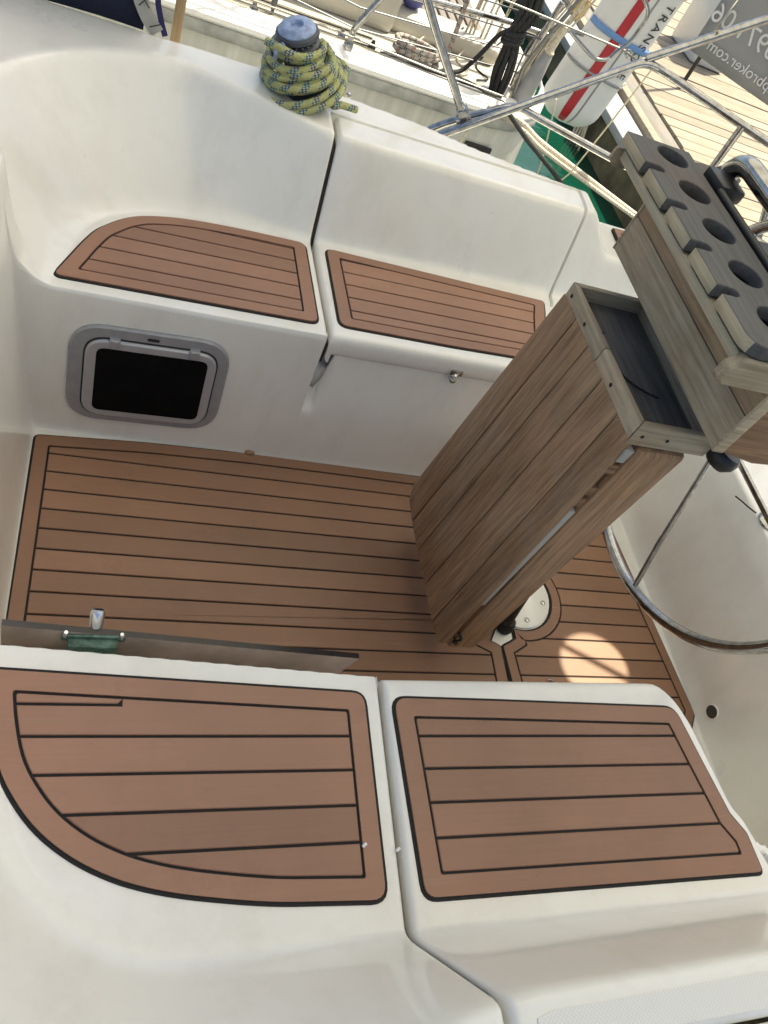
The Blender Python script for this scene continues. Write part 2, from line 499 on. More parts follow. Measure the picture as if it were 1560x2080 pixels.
def tube_data(path, r, segs=10, closed=False, caps=True):
    P = [Vector(p) for p in path]
    n = len(P)
    rad = r if callable(r) else (lambda t: r)
    T = []
    for i in range(n):
        if closed:
            t = P[(i + 1) % n] - P[(i - 1) % n]
        else:
            t = P[min(i + 1, n - 1)] - P[max(i - 1, 0)]
        T.append(t.normalized() if t.length > 1e-9 else Vector((0, 0, 1)))
    ref = Vector((0, 0, 1)) if abs(T[0].z) < 0.9 else Vector((1, 0, 0))
    nrm = (ref - T[0] * ref.dot(T[0])).normalized()
    verts, dist, ln = [], [0.0], 0.0
    for i in range(n):
        if i:
            nrm = (nrm - T[i] * nrm.dot(T[i]))
            nrm = nrm.normalized() if nrm.length > 1e-6 else T[i].orthogonal().normalized()
            ln += (P[i] - P[i - 1]).length
            dist.append(ln)
        bn = T[i].cross(nrm)
        rr = rad(i / max(1, n - 1))
        for k in range(segs):
            a = 2 * math.pi * k / segs
            verts.append(P[i] + (nrm * math.cos(a) + bn * math.sin(a)) * rr)
    faces, uvs = [], []
    for i in range(n if closed else n - 1):
        j = (i + 1) % n
        d1 = dist[i]
        d2 = dist[j] if j else ln + (P[0] - P[-1]).length
        for k in range(segs):
            k2 = (k + 1) % segs
            faces.append((i * segs + k, i * segs + k2, j * segs + k2, j * segs + k))
            uvs.append(((k / segs, d1), ((k + 1) / segs, d1), ((k + 1) / segs, d2), (k / segs, d2)))
    if caps and not closed:
        faces.append(tuple(range(segs - 1, -1, -1))); uvs.append([(0.5, 0)] * segs)
        faces.append(tuple((n - 1) * segs + k for k in range(segs))); uvs.append([(0.5, ln)] * segs)
    return verts, faces, uvs

def tube(name, path, r, mat, parent=None, segs=10, closed=False):
    v, f, u = tube_data(path, r, segs, closed)
    return mk(name, v, f, mat, parent, True, u, sharp=60)

def lathe(name, prof, mat, parent=None, segs=32, mtx=None, sharp=40):
    """prof: list of (radius, height), turned about z"""
    verts, faces = [], []
    for r, z in prof:
        for k in range(segs):
            a = 2 * math.pi * k / segs
            verts.append(Vector((r * math.cos(a), r * math.sin(a), z)))
    for i in range(len(prof) - 1):
        for k in range(segs):
            k2 = (k + 1) % segs
            faces.append((i * segs + k, i * segs + k2, (i + 1) * segs + k2, (i + 1) * segs + k))
    faces.append(tuple(range(segs)))
    faces.append(tuple((len(prof) - 1) * segs + k for k in range(segs)))
    if mtx is not None:
        verts = [mtx @ v for v in verts]
    return mk(name, verts, faces, mat, parent, True, sharp=sharp)

# ------------------------------------------------------------------ polygon helpers (2D)
def offset_poly(P, d):
    """inward offset (d > 0) of a counter-clockwise polygon by mitred vertices"""
    n = len(P)
    out = []
    for i in range(n):
        a, b, c = P[i - 1], P[i], P[(i + 1) % n]
        e1 = Vector((b[0] - a[0], b[1] - a[1])).normalized()
        e2 = Vector((c[0] - b[0], c[1] - b[1])).normalized()
        n1, n2 = Vector((-e1.y, e1.x)), Vector((-e2.y, e2.x))
        m = n1 + n2
        k = m.length_squared
        m = m * (2.0 / k) if k > 1e-6 else n1
        if m.length > 2.2:
            m = m.normalized() * 2.2
        out.append((b[0] + m.x * d, b[1] + m.y * d))
    return out

def area2(P):
    return sum(P[i - 1][0] * P[i][1] - P[i][0] * P[i - 1][1] for i in range(len(P)))

def ccw(P):
    return list(P) if area2(P) > 0 else list(reversed(P))

def round_poly(P, R, n=5, minr=0.0):
    out = []
    L = len(P)
    for i in range(L):
        r = R[i]
        if r <= 0:
            out.append(P[i]); continue
        a, b, c = Vector(P[i - 1]), Vector(P[i]), Vector(P[(i + 1) % L])
        d1, d2 = a - b, c - b
        ang = d1.angle(d2)
        t = min(max(r, minr) / math.tan(ang / 2), d1.length * 0.45, d2.length * 0.45)
        p, q = b + d1.normalized() * t, b + d2.normalized() * t
        for k in range(n + 1):
            s = k / n
            v = p * (1 - s) ** 2 + b * 2 * s * (1 - s) + q * s * s
            out.append((v.x, v.y))
    return out

def clip(P, nx, ny, c):
    """keep nx*x + ny*y <= c"""
    out = []
    for i in range(len(P)):
        a, b = P[i - 1], P[i]
        da, db = nx * a[0] + ny * a[1] - c, nx * b[0] + ny * b[1] - c
        if (da <= 0) != (db <= 0):
            t = da / (da - db)
            out.append((a[0] + (b[0] - a[0]) * t, a[1] + (b[1] - a[1]) * t))
        if db <= 0:
            out.append(b)
    return out

def clean(P, eps=0.0008):
    out = []
    for p in P:
        if not out or (abs(p[0] - out[-1][0]) + abs(p[1] - out[-1][1])) > eps:
            out.append(p)
    while len(out) > 2 and abs(out[0][0] - out[-1][0]) + abs(out[0][1] - out[-1][1]) <= eps:
        out.pop()
    return out

def slab(name, P, mapper, h0, h1, mat, parent=None, bev=0.0012):
    """flat piece with outline P; mapper(x, y, h) gives the point in space"""
    P = ccw(clean(P))
    if len(P) < 3 or abs(area2(P)) < 2e-5:
        return None
    n = len(P)
    Q = offset_poly(P, bev)
    v = [mapper(x, y, h0) for x, y in P] + [mapper(x, y, h1 - bev) for x, y in P] + [mapper(x, y, h1) for x, y in Q]
    f = [tuple(range(n - 1, -1, -1)), tuple(range(2 * n, 3 * n))]
    for i in range(n):
        j = (i + 1) % n
        f.append((i, j, n + j, n + i))
        f.append((n + i, n + j, 2 * n + j, 2 * n + i))
    return mk(name, v, f, mat, parent)

def ring(name, PO, PI, mapper, h0, h1, mat, parent=None):
    n = len(PO)
    v = [mapper(x, y, h0) for x, y in PO] + [mapper(x, y, h1) for x, y in PO] + [mapper(x, y, h1) for x, y in PI] + [mapper(x, y, h0) for x, y in PI]
    f = []
    for i in range(n):
        j = (i + 1) % n
        for k in range(3):
            f.append((k * n + i, k * n + j, (k + 1) * n + j, (k + 1) * n + i))
    return mk(name, v, f, mat, parent)

# ------------------------------------------------------------------ cockpit shape
def smin(a, b, k):
    h = np.clip(0.5 + 0.5 * (b - a) / k, 0, 1)
    return b + (a - b) * h - k * h * (1 - h)

def smax(a, b, k):
    return -smin(-a, -b, k)

def sstep(x, a, b):
    t = np.clip((x - a) / (b - a), 0, 1)
    return t * t * (3 - 2 * t)

def seat_z(x, ay):
    return 0.426 - 0.0638 * (ay - 0.5) + 0.01927 * x

def coam_top(x):
    return 0.655 - 0.105 * sstep(x, 0.865, 0.985)

def back_z(x, ay):
    """seat, seat back and coaming top, without the seat's inner edge"""
    S = seat_z(x, ay)
    ex = np.clip(-0.25 - x, 0, None) / 0.355
    ey = np.clip(ay - 0.42, 0, None) / 0.425
    Dell = (np.sqrt(ex ** 2 + ey ** 2) - 1) * np.where(ex > 0, 0.355 + 0.07 * ey / (ex + ey + 1e-6), 0.425)
    D = np.where(ay > 0.42, Dell, -0.605 - x)
    D = np.where((ay > 0.42) & (x >= -0.25), ay - 0.845, D)
    w = 0.092 + 0.105 * sstep(-x, -0.12, 0.36) * sstep(ay, 0.3, 0.7)
    w = w + 0.03 * sstep(x, 0.80, 0.95)
    H = smax(S, S + D * 0.235 / w, 0.032 + 0.085 * sstep(-x, 0.42, 0.58) * (1 - sstep(ay, 0.52, 0.78)))
    top = coam_top(x) + 0.012 * np.clip(ay - 1.0, 0, 1)
    return smin(H, top, 0.022)

LID_EDGE = np.array([(0.43, 0.648), (0.445, 0.676), (0.460, 0.696), (0.475, 0.710), (0.491, 0.720), (0.528, 0.735), (0.604, 0.752), (0.674, 0.767), (0.693, 0.774), (0.716, 0.790), (0.752, 0.803),
                     (0.779, 0.809), (0.80, 0.816), (0.84, 0.824), (0.93, 0.838), (1.0, 0.846), (1.2, 0.85)])
def lid_aft(ay):
    return np.interp(ay, LID_EDGE[:, 0], LID_EDGE[:, 1])

SEAT_B = [(-3, 0.437), (0.585, 0.437), (0.64, 0.450), (0.690, 0.510), (0.728, 0.60), (0.750, 0.69), (0.785, 0.748), (0.83, 0.768), (3, 0.772)]
def seat_dist(x, ay):
    best = np.full(x.shape, 9.0)
    for (x0, y0), (x1, y1) in zip(SEAT_B[:-1], SEAT_B[1:]):
        dx, dy = x1 - x0, y1 - y0
        t = np.clip(((x - x0) * dx + (ay - y0) * dy) / (dx * dx + dy * dy), 0, 1)
        best = np.minimum(best, np.hypot(x - x0 - t * dx, ay - y0 - t * dy))
    yb = np.interp(x, [p[0] for p in SEAT_B], [p[1] for p in SEAT_B])
    return np.where(ay > yb, best, -best)

GAP0, GAP1 = 0.057, 0.069
YOUT = {1: 1.046, -1: 1.013}

def moulding_z(x, ay, sgn, yo):
    H = back_z(x, ay)
    # the near seat's inner edge runs in a little towards the bow
    d = seat_dist(x, ay + (0.069 * np.clip(0.045 - x, 0, 0.72) if sgn < 0 else 0.0))
    wallA = (d + 0.035) * 12.5
    inB = (x > GAP0 + 0.002) & (x < 0.74)
    rec = 0.013 * (1 - sstep(x, 0.70, 0.76))
    slot = 0.032 * (1 - sstep(x, 0.084, 0.104))
    lo, hi = np.zeros_like(d), np.full_like(d, 0.385)
    for _ in range(26):
        mid = (lo + hi) / 2
        far = -0.035 + mid / 12.5 + rec * sstep(mid, 0.16, 0.36) + slot * sstep(mid, 0.17, 0.24) < d
        lo, hi = np.where(far, mid, lo), np.where(far, hi, mid)
    wallB = np.where(d < -0.035, (d + 0.035) * 12.5, lo)
    wall = np.where(inB, wallB, wallA)
    wall = np.where(d > 0.06, 9.0, smax(wall, np.zeros_like(wall), 0.045))
    H = np.where(d > 0.06, H, smin(H, wall, 0.022))
    # forward bulkhead and the helm seat
    H = smax(H, smin((-0.583 - 0.5 * sstep(ay, 0.50, 0.85) - x) * 9.0, coam_top(x), 0.03), 0.13)
    helm = smin((x - 1.203) * 15.0, 0.435 + 0 * x, 0.03)
    H = np.where(ay < 0.9, smax(H, helm, 0.05), H)
    # outer side of the coaming down to the side deck
    H = np.where(ay > yo - 0.08, smax(smin(H, coam_top(x) - (ay - yo) * 7, 0.03), 0.30 + 0 * x, 0.04), H)
    # shallow bed under the locker lid
    xa = lid_aft(ay)
    yl = YOUT[sgn]
    inside = (x > GAP0) & (x < xa + 0.0035) & (ay < yl + 0.006) & (d > 0.022)
    lip = np.clip((x - (GAP0 - 0.009)) / 0.009, 0, 1)
    H = H - np.where((x <= GAP0) & (ay > 0.40) & (ay < yl + 0.008) & (d > -0.03), 0.004 * lip ** 2, 0)
    return np.where(inside, H - 0.085, H)

YO_X = [-2, -0.4, 0.0, 0.33, 0.5, 0.79, 0.875, 0.93, 0.99, 3]
YO_Y = [1.165, 1.165, 1.175, 1.145, 1.105, 1.062, 1.055, 1.085, 1.11, 1.11]

boat = thing("sailboat", (0.2, 0, 0.0), "cream fibreglass sailing boat whose cockpit with brown teak-look panels fills the picture", "sailboat")

def grid_mesh(name, X, Y, Z, mat, parent, flip=False):
    nx, ny = X.shape
    me = bpy.data.meshes.new(name)
    co = np.stack([X, Y, Z], -1).reshape(-1, 3)
    idx = np.arange(nx * ny).reshape(nx, ny)
    q = np.stack([idx[:-1, :-1], idx[1:, :-1], idx[1:, 1:], idx[:-1, 1:]], -1).reshape(-1, 4)
    if flip:
        q = q[:, ::-1]
    me.vertices.add(len(co)); me.vertices.foreach_set("co", co.ravel())
    me.loops.add(q.size); me.loops.foreach_set("vertex_index", q.ravel())
    me.polygons.add(len(q))
    me.polygons.foreach_set("loop_start", np.arange(0, q.size, 4))
    me.polygons.foreach_set("use_smooth", np.ones(len(q), dtype=bool))
    me.update(calc_edges=True)
    me.validate()
    me.materials.append(mat)
    return ob(name, me, parent)

xs = np.concatenate([np.arange(-1.5, -0.8, 0.03), np.arange(-0.8, 0.040, 0.006), [0.0405, 0.045, 0.049, 0.052, 0.0545, 0.057, 0.0575, 0.062, 0.068, 0.074, 0.08],
                     np.arange(0.09, 0.785, 0.01), [0.785, 0.79, 0.794, 0.797, 0.8, 0.8025, 0.8045, 0.807, 0.811, 0.816], np.arange(0.824, 1.28, 0.006), np.arange(1.28, 2.1, 0.03)])
def ycols(yl):
    return np.concatenate([np.arange(0, 0.36, 0.012), np.arange(0.36, 0.475, 0.0025), np.arange(0.475, yl - 0.012, 0.007),
                           [yl - 0.010, yl - 0.004, yl, yl + 0.0055, yl + 0.0065, yl + 0.009, yl + 0.013, yl + 0.02], np.arange(yl + 0.027, 1.43, 0.007)])
yn, yf = ycols(YOUT[-1]), ycols(YOUT[1])
ycol = np.concatenate([-yn[::-1], yf[1:]])
GX, GY = np.meshgrid(xs, ycol, indexing='ij')
AY = np.abs(GY)
bumpw = sstep(GX, 0.45, 0.76) * (1 - sstep(GX, 0.84, 1.15))
GXW = GX + (lid_aft(AY) - 0.801) * bumpw * sstep(AY, 0.40, 0.46)
yo = np.interp(GXW, YO_X, YO_Y)
ZN = moulding_z(GXW, AY, -1, yo)
ZF = moulding_z(GXW, AY, 1, yo)
GZ = np.where(GY < 0, ZN, ZF)
mould = grid_mesh("cockpit_moulding", GXW, GY, GZ, M['gel'], boat)
mould["label"] = "smooth cream moulding of floor, seats and coamings"

# hull sides below the deck edge and the transom
hv, hf = [], []
for s in (-1, 1):
    b = len(hv)
    for x in np.linspace(-1.5, 2.1, 13):
        for dy, z in ((0, 0.30), (0.012, 0.22), (-0.02, -0.2), (-0.14, -1.0)):
            hv.append((x, s * (1.42 + dy), z))
    for i in range(12):
        for k in range(3):
            hf.append((b + i * 4 + k, b + i * 4 + 4 + k, b + i * 4 + 5 + k, b + i * 4 + k + 1))
b = len(hv)
hv += [(2.1, -1.42, 0.30), (2.1, 1.42, 0.30), (2.1, 1.28, -1.0), (2.1, -1.28, -1.0), (2.1, 0.77, 0.45), (2.1, -0.77, 0.45)]
hf += [(b, b + 5, b + 4, b + 1, b + 2, b + 3)]
mk("hull", hv, hf, M['nbwhite'], boat, True, fixn=False)

# ------------------------------------------------------------------ locker lids
def make_lid(sgn):
    yl = YOUT[sgn]
    # rows from underneath the lip, round the front edge, across seat, back and coaming
    rows = [(0.478, -0.058, 0), (0.446, -0.060, 0), (0.440, -0.057, 0), (0.4375, -0.050, 0), (0.4368, -0.035, 0), (0.4372, -0.020, 0), (0.4395, -0.010, 0),
            (0.444, -0.0035, 0), (0.451, -0.0008, 0), (0.460, 0.0, 1)]
    rows += [(y, 0.0, 1) for y in np.arange(0.47, yl - 0.012, 0.0075)]
    rows += [(yl - 0.010, 0, 1), (yl - 0.006, -0.0008, 1), (yl - 0.003, -0.003, 1), (yl - 0.001, -0.006, 1), (yl, -0.011, 1), (yl, -0.07, 1)]
    dl = [(0, -0.075), (0, -0.012), (0.0012, -0.0065), (0.0035, -0.003), (0.007, -0.0008), (0.012, 0)]
    us = np.linspace(0, 1, 70)
    X, Y, Z = [], [], []
    for (y, dz, full) in rows:
        yy = y if full else max(0.4372, min(0.46, y))
        x1 = float(lid_aft(np.array(max(y, 0.437)))) - 0.003
        if y < 0.52:
            x1 -= 0.0
        x0 = GAP1
        # rounded lower forward corner of the lip
        if not full and dz < -0.03:
            x0 = GAP1 + 0.018 * ((-dz - 0.03) / 0.03) ** 2
            x1 = x1 - 0.018 * ((-dz - 0.03) / 0.03) ** 2
        cols = [(x0 + a, b) for a, b in dl] + [(x0 + 0.012 + (x1 - x0 - 0.024) * u, 0.0) for u in us[1:-1]] + [(x1 - a, b) for a, b in reversed(dl)]
        cx = np.array([c[0] for c in cols]); cz = np.array([c[1] for c in cols])
        yv = np.full_like(cx, max(y, 0.44) if full else 0.46)
        base = back_z(cx, np.full_like(cx, y)) if full else seat_z(cx, np.full_like(cx, 0.46))
        X.append(cx); Y.append(np.full_like(cx, sgn * y)); Z.append(base + dz + (cz if full else cz * 0.4) + 0.0006)
    X, Y, Z = np.array(X).T, np.array(Y).T, np.array(Z).T
    o = grid_mesh("locker_lid", X, Y, Z, M['gel_lid'], boat, flip=(sgn < 0))
    o["label"] = "hinged cream locker lid, near seat" if sgn < 0 else "hinged cream locker lid, far seat"
    return o
make_lid(1)
make_lid(-1)
for sgn in (1, -1):
    yy = np.concatenate([np.arange(0.45, YOUT[sgn] - 0.004, 0.012)])
    zz = back_z(np.full_like(yy, 0.063), yy) - 0.034
    pts = [(0.063, sgn * 0.444, float(zz[0]) - 0.05)] + [(0.063, sgn * float(a_), float(b_)) for a_, b_ in zip(yy, zz)]
    xx = np.arange(0.075, 0.83, 0.03)
    pts += [(float(x_), sgn * (YOUT[sgn] + 0.003), float(back_z(np.array([x_]), np.array([YOUT[sgn]]))[0]) - 0.034) for x_ in xx]
    tube("gap_shade_strip", pts, 0.0068, M['gapshade'], boat, 8)  # dark strip added in the gap to deepen its shade

# nonskid strips on the near coaming top
def skin(name, P, sgn, mat, parent, h, n=26):
    """thin sheet lying on the moulding, outline P in (x, |y|)"""
    (x0, y0), (x1, y1) = P
    xx, yy = np.meshgrid(np.linspace(x0, x1, n * 2), np.linspace(y0, y1, 6), indexing='ij')
    zz = back_z(xx, yy) + h
    return grid_mesh(name, xx, sgn * yy, zz, mat, parent, flip=(sgn < 0))
nsv = []
def nonskid(poly):
    v = [(x, -ay, float(back_z(np.array([x]), np.array([ay]))[0]) + 0.0022) for x, ay in poly]
    n = len(v)
    v += [(x, y, z - 0.004) for x, y, z in v]
    f = [tuple(range(n))] + [(i, (i + 1) % n, n + (i + 1) % n, n + i) for i in range(n)]
    return mk("nonskid_patch", v, f, M['nonskid'], boat)
nonskid([(0.10, 0.972), (0.125, 0.966), (0.82, 0.958), (0.82, 1.003), (0.10, 1.003)])
nonskid([(-0.95, 0.72), (-0.70, 0.74), (-0.60, 0.86), (-0.53, 0.93), (-0.46, 0.965), (-0.46, 1.1), (-0.95, 1.1)])

# ------------------------------------------------------------------ teak-look panels
GAPW = 0.0046
def panel(name, label, verts, radii, mapper, mat, lines, theta=0.0, nib=None, border=0.031, hbase=0.0015, htop=0.0062, edge=0.006):
    """black backing, one mitred border and single planks between caulking lines"""
    if area2(verts) < 0:
        verts, radii = list(reversed(verts)), list(reversed(radii))
    base = slab(name, round_poly(offset_poly(verts, -edge), [r + edge if r > 0 else 0 for r in radii]), mapper, -0.004, hbase + 0.001, M['caulk'], boat, 0.0008)
    base["label"] = label
    PO = round_poly(verts, radii)
    PI = round_poly(offset_poly(verts, border), [max(0.005, r - border) if r > 0 else 0 for r in radii])
    ring("border", PO, PI, mapper, hbase, htop, mat, base)
    PP = round_poly(offset_poly(verts, border + GAPW), [max(0.004, r - border) if r > 0 else 0 for r in radii])
    cuts = [-9] + list(lines) + [9]
    nrm = (-math.sin(theta), math.cos(theta))
    if nib is not None:
        # short tapered plank let into the inner margin; its neighbour reaches round its nibbed end
        l0, l1 = lines[0], lines[1]
        def ln(x):                                       # line height at x
            return l0 / nrm[1] + x * math.tan(theta)
        Q = clip(PP, nrm[0], nrm[1], l1 - GAPW / 2)
        sl = clip(clip(Q, nrm[0], nrm[1], l0 - GAPW / 2), 1.0, 0.9, nib + 0.9 * ln(nib))
        slab("plank", sl, mapper, hbase, htop, mat, base)
        xn = nib + GAPW + 0.004
        q1 = clean(ccw(clip(Q, -1, 0, -xn)), 1e-5)
        q2 = clean(ccw(clip(clip(Q, 1, 0, xn), -nrm[0], -nrm[1], -(l0 + GAPW / 2))), 1e-5)
        def rot(P, want_low):
            c = [i for i, p in enumerate(P) if abs(p[0] - xn) < 1e-6]
            c.sort(key=lambda i: P[i][1])
            k = c[0] if want_low else c[-1]
            return P[k:] + P[:k]
        q1, q2 = rot(q1, True), rot(q2, False)
        slab("plank", q1 + q2[1:], mapper, hbase, htop, mat, base)
        cuts = cuts[2:]
    for a, b in zip(cuts[:-1], cuts[1:]):
        q = clip(PP, nrm[0], nrm[1], b - GAPW / 2)
        if len(q) > 2:
            q = clip(q, -nrm[0], -nrm[1], -(a + GAPW / 2))
        if len(q) > 2:
            slab("plank", q, mapper, hbase, htop, mat, base)
    return base

def seat_map(sgn, extra=0.0):
    return lambda x, y, h: (x, sgn * y, 0.426 - 0.0638 * (y - 0.5) + 0.01927 * x + h + extra)
def flat_map(z):
    return lambda x, y, h: (x, y, z + h)

A_V = [(-0.560, 0.4375), (0.027, 0.471), (0.029, 0.793), (-0.113, 0.784), (-0.17, 0.778), (-0.22, 0.7705), (-0.273, 0.761), (-0.322, 0.749), (-0.370, 0.732), (-0.421, 0.705),
       (-0.468, 0.668), (-0.504, 0.624), (-0.530, 0.576), (-0.548, 0.51)]
A_R = [0.012, 0.022, 0.022] + [0] * 11
B_V = [(0.083, 0.479), (0.277, 0.484), (0.694, 0.497), (0.719, 0.596), (0.748, 0.704), (0.773, 0.740), (0.781, 0.807), (0.095, 0.796)]
B_R = [0.022, 0, 0.03, 0, 0.02, 0.02, 0.008, 0.022]
def smooth_curve(V, R):
    """spline through the curved outer end (vertex 3 onwards and back to vertex 0)"""
    pts = [(p[0], p[1], 0) for p in V[2:]] + [(V[0][0], V[0][1], 0)]
    c = catmull(pts, 4)
    out = [V[0], V[1], V[2]] + [(p.x, p.y) for p in c[4:-4]]
    return out, R[:3] + [0] * (len(out) - 3)
A_V, A_RN = smooth_curve(A_V, A_R)
seat_lines = [0.4894 + 0.055 * k for k in range(6)]
# the far panels sit a little differently on the moulding, as measured
A_F = [(-0.556, 0.474), (0.035, 0.477), (0.036, 0.813), (-0.095, 0.813), (-0.17, 0.811), (-0.248, 0.805), (-0.31, 0.795), (-0.368, 0.777), (-0.40, 0.760), (-0.428, 0.737),
       (-0.455, 0.706), (-0.480, 0.672), (-0.505, 0.615), (-0.530, 0.545)]
A_F, A_RF = smooth_curve(A_F, A_R)
B_F = [(0.094, 0.484), (0.40, 0.484), (0.690, 0.492), (0.718, 0.59), (0.748, 0.69), (0.764, 0.735), (0.778, 0.788), (0.098, 0.811)]
panel("seat_panel", "brown seat panel with a curved forward end, near side", A_V, A_RN, seat_map(-1), M['deck'], [0.4965] + seat_lines[1:], 0.0129, -0.378, 0.0295)
panel("seat_panel", "brown seat panel with a curved forward end, far side", A_F, A_RF, seat_map(1), M['deck'], [y + 0.018 if k == 0 else y + 0.010 for k, y in enumerate(seat_lines)], 0.004, -0.39)
panel("seat_panel", "brown seat panel on the near locker lid", B_V, B_R, seat_map(-1), M['deck'], seat_lines, 0.0129)
panel("seat_panel", "brown seat panel on the far locker lid", B_F, B_R, seat_map(1), M['deck'], [y + 0.006 for y in seat_lines], 0.004)

sole_lines = [0.317 - 0.055 * k for k in range(13)][::-1]
CX, CY, CR = 0.705, 0.018, 0.122
def arc(a0, a1, r, n=14):
    return [(CX + r * math.cos(math.radians(a0 + (a1 - a0) * k / n)), CY + r * math.sin(math.radians(a0 + (a1 - a0) * k / n))) for k in range(n + 1)]
fore_v = [(-0.567, 0.369), (-0.57, -0.385), (0.0, -0.398), (0.608, -0.398), (0.612, -0.26), (0.617, -0.152), (0.588, -0.137)] + arc(230, 130, CR, 10) + [(0.617, 0.19), (0.612, 0.395), (0.2, 0.3975), (-0.04, 0.397), (-0.30, 0.389)]
fore_r = [0.014, 0.014, 0, 0, 0, 0.01, 0] + [0] * 11 + [0.01, 0, 0, 0, 0]
aft_v = [(0.630, -0.40), (1.150, -0.40), (1.197, -0.335), (1.141, 0.276), (1.132, 0.38), (0.630, 0.395), (0.626, 0.16), (0.655, 0.135)] + arc(105, -105, CR, 22) + [(0.672, -0.128), (0.655, -0.138), (0.626, -0.152)]
aft_r = [0, 0.02, 0.014, 0, 0.01, 0, 0.01, 0] + [0] * 23 + [0, 0, 0.01]
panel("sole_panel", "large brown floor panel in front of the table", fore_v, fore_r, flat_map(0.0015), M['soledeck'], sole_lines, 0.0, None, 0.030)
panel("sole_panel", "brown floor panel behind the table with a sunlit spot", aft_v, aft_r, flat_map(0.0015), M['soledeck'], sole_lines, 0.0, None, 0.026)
# inlay on the far aft ledge
def ledge_map(x, y, h):
    return (x, y, 0.555 + h)
panel("ledge_panel", "small brown inlay on the far aft ledge", [(1.045, 0.92), (1.32, 0.92), (1.32, 1.075), (1.052, 1.075)], [0.012] * 4, ledge_map, M['deck'], [0.97, 1.025], 0.0, None, 0.02)

# drain in the front of the helm seat
_xs = np.linspace(1.15, 1.22, 400)
_z = moulding_z(_xs, np.full_like(_xs, 0.352), -1, np.full_like(_xs, 1.1))
DX = float(_xs[np.argmax(_z > 0.062)]) - 0.001
_i = int(np.argmax(_z > 0.062)); _g = (_z[_i + 6] - _z[_i - 6]) / (_xs[_i + 6] - _xs[_i - 6])
_n = Vector((-_g, 0, 1)).normalized()
dm = Matrix.Translation(Vector((float(_xs[_i]), -0.352, 0.062)) + _n * 0.003) @ _n.to_track_quat('Z', 'Y').to_matrix().to_4x4()
lathe("drain", [(0.0215, -0.012), (0.0215, 0.000), (0.0195, 0.0014), (0.0180, 0.0005)], M['gel'], boat, 24, dm)
lathe("drain_hole", [(0.0185, -0.002), (0.0180, 0.0012), (0.0005, 0.0013)], M['drainhole'], boat, 24, dm)

# ------------------------------------------------------------------ portlight in the far seat front
def rrect(x0, x1, z0, z1, r, n=8):
    return round_poly([(x0, z0), (x1, z0), (x1, z1), (x0, z1)], [r] * 4, n)
def wall_map(x, z, h):
    # far seat front leans outwards slightly; h stands off towards the middle of the boat
    t = 0.045
    xx, zz = x + 0.33, z - 0.215
    x2, z2 = xx * math.cos(t) - zz * math.sin(t) * 0.55, zz * math.cos(t) + xx * math.sin(t)
    z3 = z2 + 0.215
    return (x2 - 0.33, 0.4035 + z3 * 0.0795 - h, z3 + h * 0.08)
pl = slab("portlight", rrect(-0.512, -0.150, 0.064, 0.352, 0.080), wall_map, -0.012, 0.011, M['alu'], boat, 0.004)
pl["label"] = "grey framed opening portlight with a black pane"
slab("gasket", rrect(-0.480, -0.176, 0.084, 0.324, 0.052), wall_map, 0.010, 0.0125, M['rubber'], pl)
slab("inner_frame", rrect(-0.476, -0.180, 0.088, 0.320, 0.049), wall_map, 0.0115, 0.0195, M['alu2'], pl, 0.004)
slab("pane", rrect(-0.452, -0.201, 0.108, 0.299, 0.020), wall_map, 0.018, 0.0204, M['pane'], pl, 0.001)
for hx in (-0.414, -0.237):
    slab("hinge", [(hx - 0.0115, 0.302), (hx + 0.0115, 0.302), (hx + 0.0115, 0.328), (hx - 0.0115, 0.328)], wall_map, 0.010, 0.026, M['alu'], pl, 0.003)
slab("maker_plate", rrect(-0.345, -0.318, 0.3295, 0.3375, 0.0035, 4), wall_map, 0.011, 0.0122, M['rubber'], pl, 0.0004)

# ------------------------------------------------------------------ latch on the far locker lid
lt = box("latch", (0.407, 0.4325, 0.386), (0.440, 0.438, 0.402), M['steel'], boat, 0.001)
lathe("latch_knob", [(0.010, -0.014), (0.010, -0.002), (0.0075, 0.002), (0.0075, 0.008)], M['chrome'], lt, 16, Matrix.Translation((0.423, 0.431, 0.383)) @ Matrix.Rotation(math.radians(90), 4, 'X'))
tube("strike", catmull([(0.410, 0.436, 0.380), (0.414, 0.428, 0.371), (0.425, 0.426, 0.368), (0.436, 0.436, 0.378)], 5), 0.0025, M['steel'], lt, 6)

# ------------------------------------------------------------------ table plate on the sole
lathe("table_base_plate", [(0.112, 0.0), (0.112, 0.006), (0.108, 0.0085), (0.02, 0.0095)], M['gel'], boat, 40, Matrix.Translation((CX, CY, 0.0015)))
for a in (-20, 40, 100, 160, 220, 280):
    lathe("plate_screw", [(0.0075, 0), (0.0075, 0.002), (0.005, 0.0035)], M['steel'], boat, 12,
          Matrix.Translation((CX + 0.09 * math.cos(math.radians(a)), CY + 0.09 * math.sin(math.radians(a)), 0.0102)))

# ------------------------------------------------------------------ cockpit table with folded leaves
table = thing("cockpit_table", (0.55, 0, 0), "weathered brown teak cockpit table with its plank leaves folded down", "table")
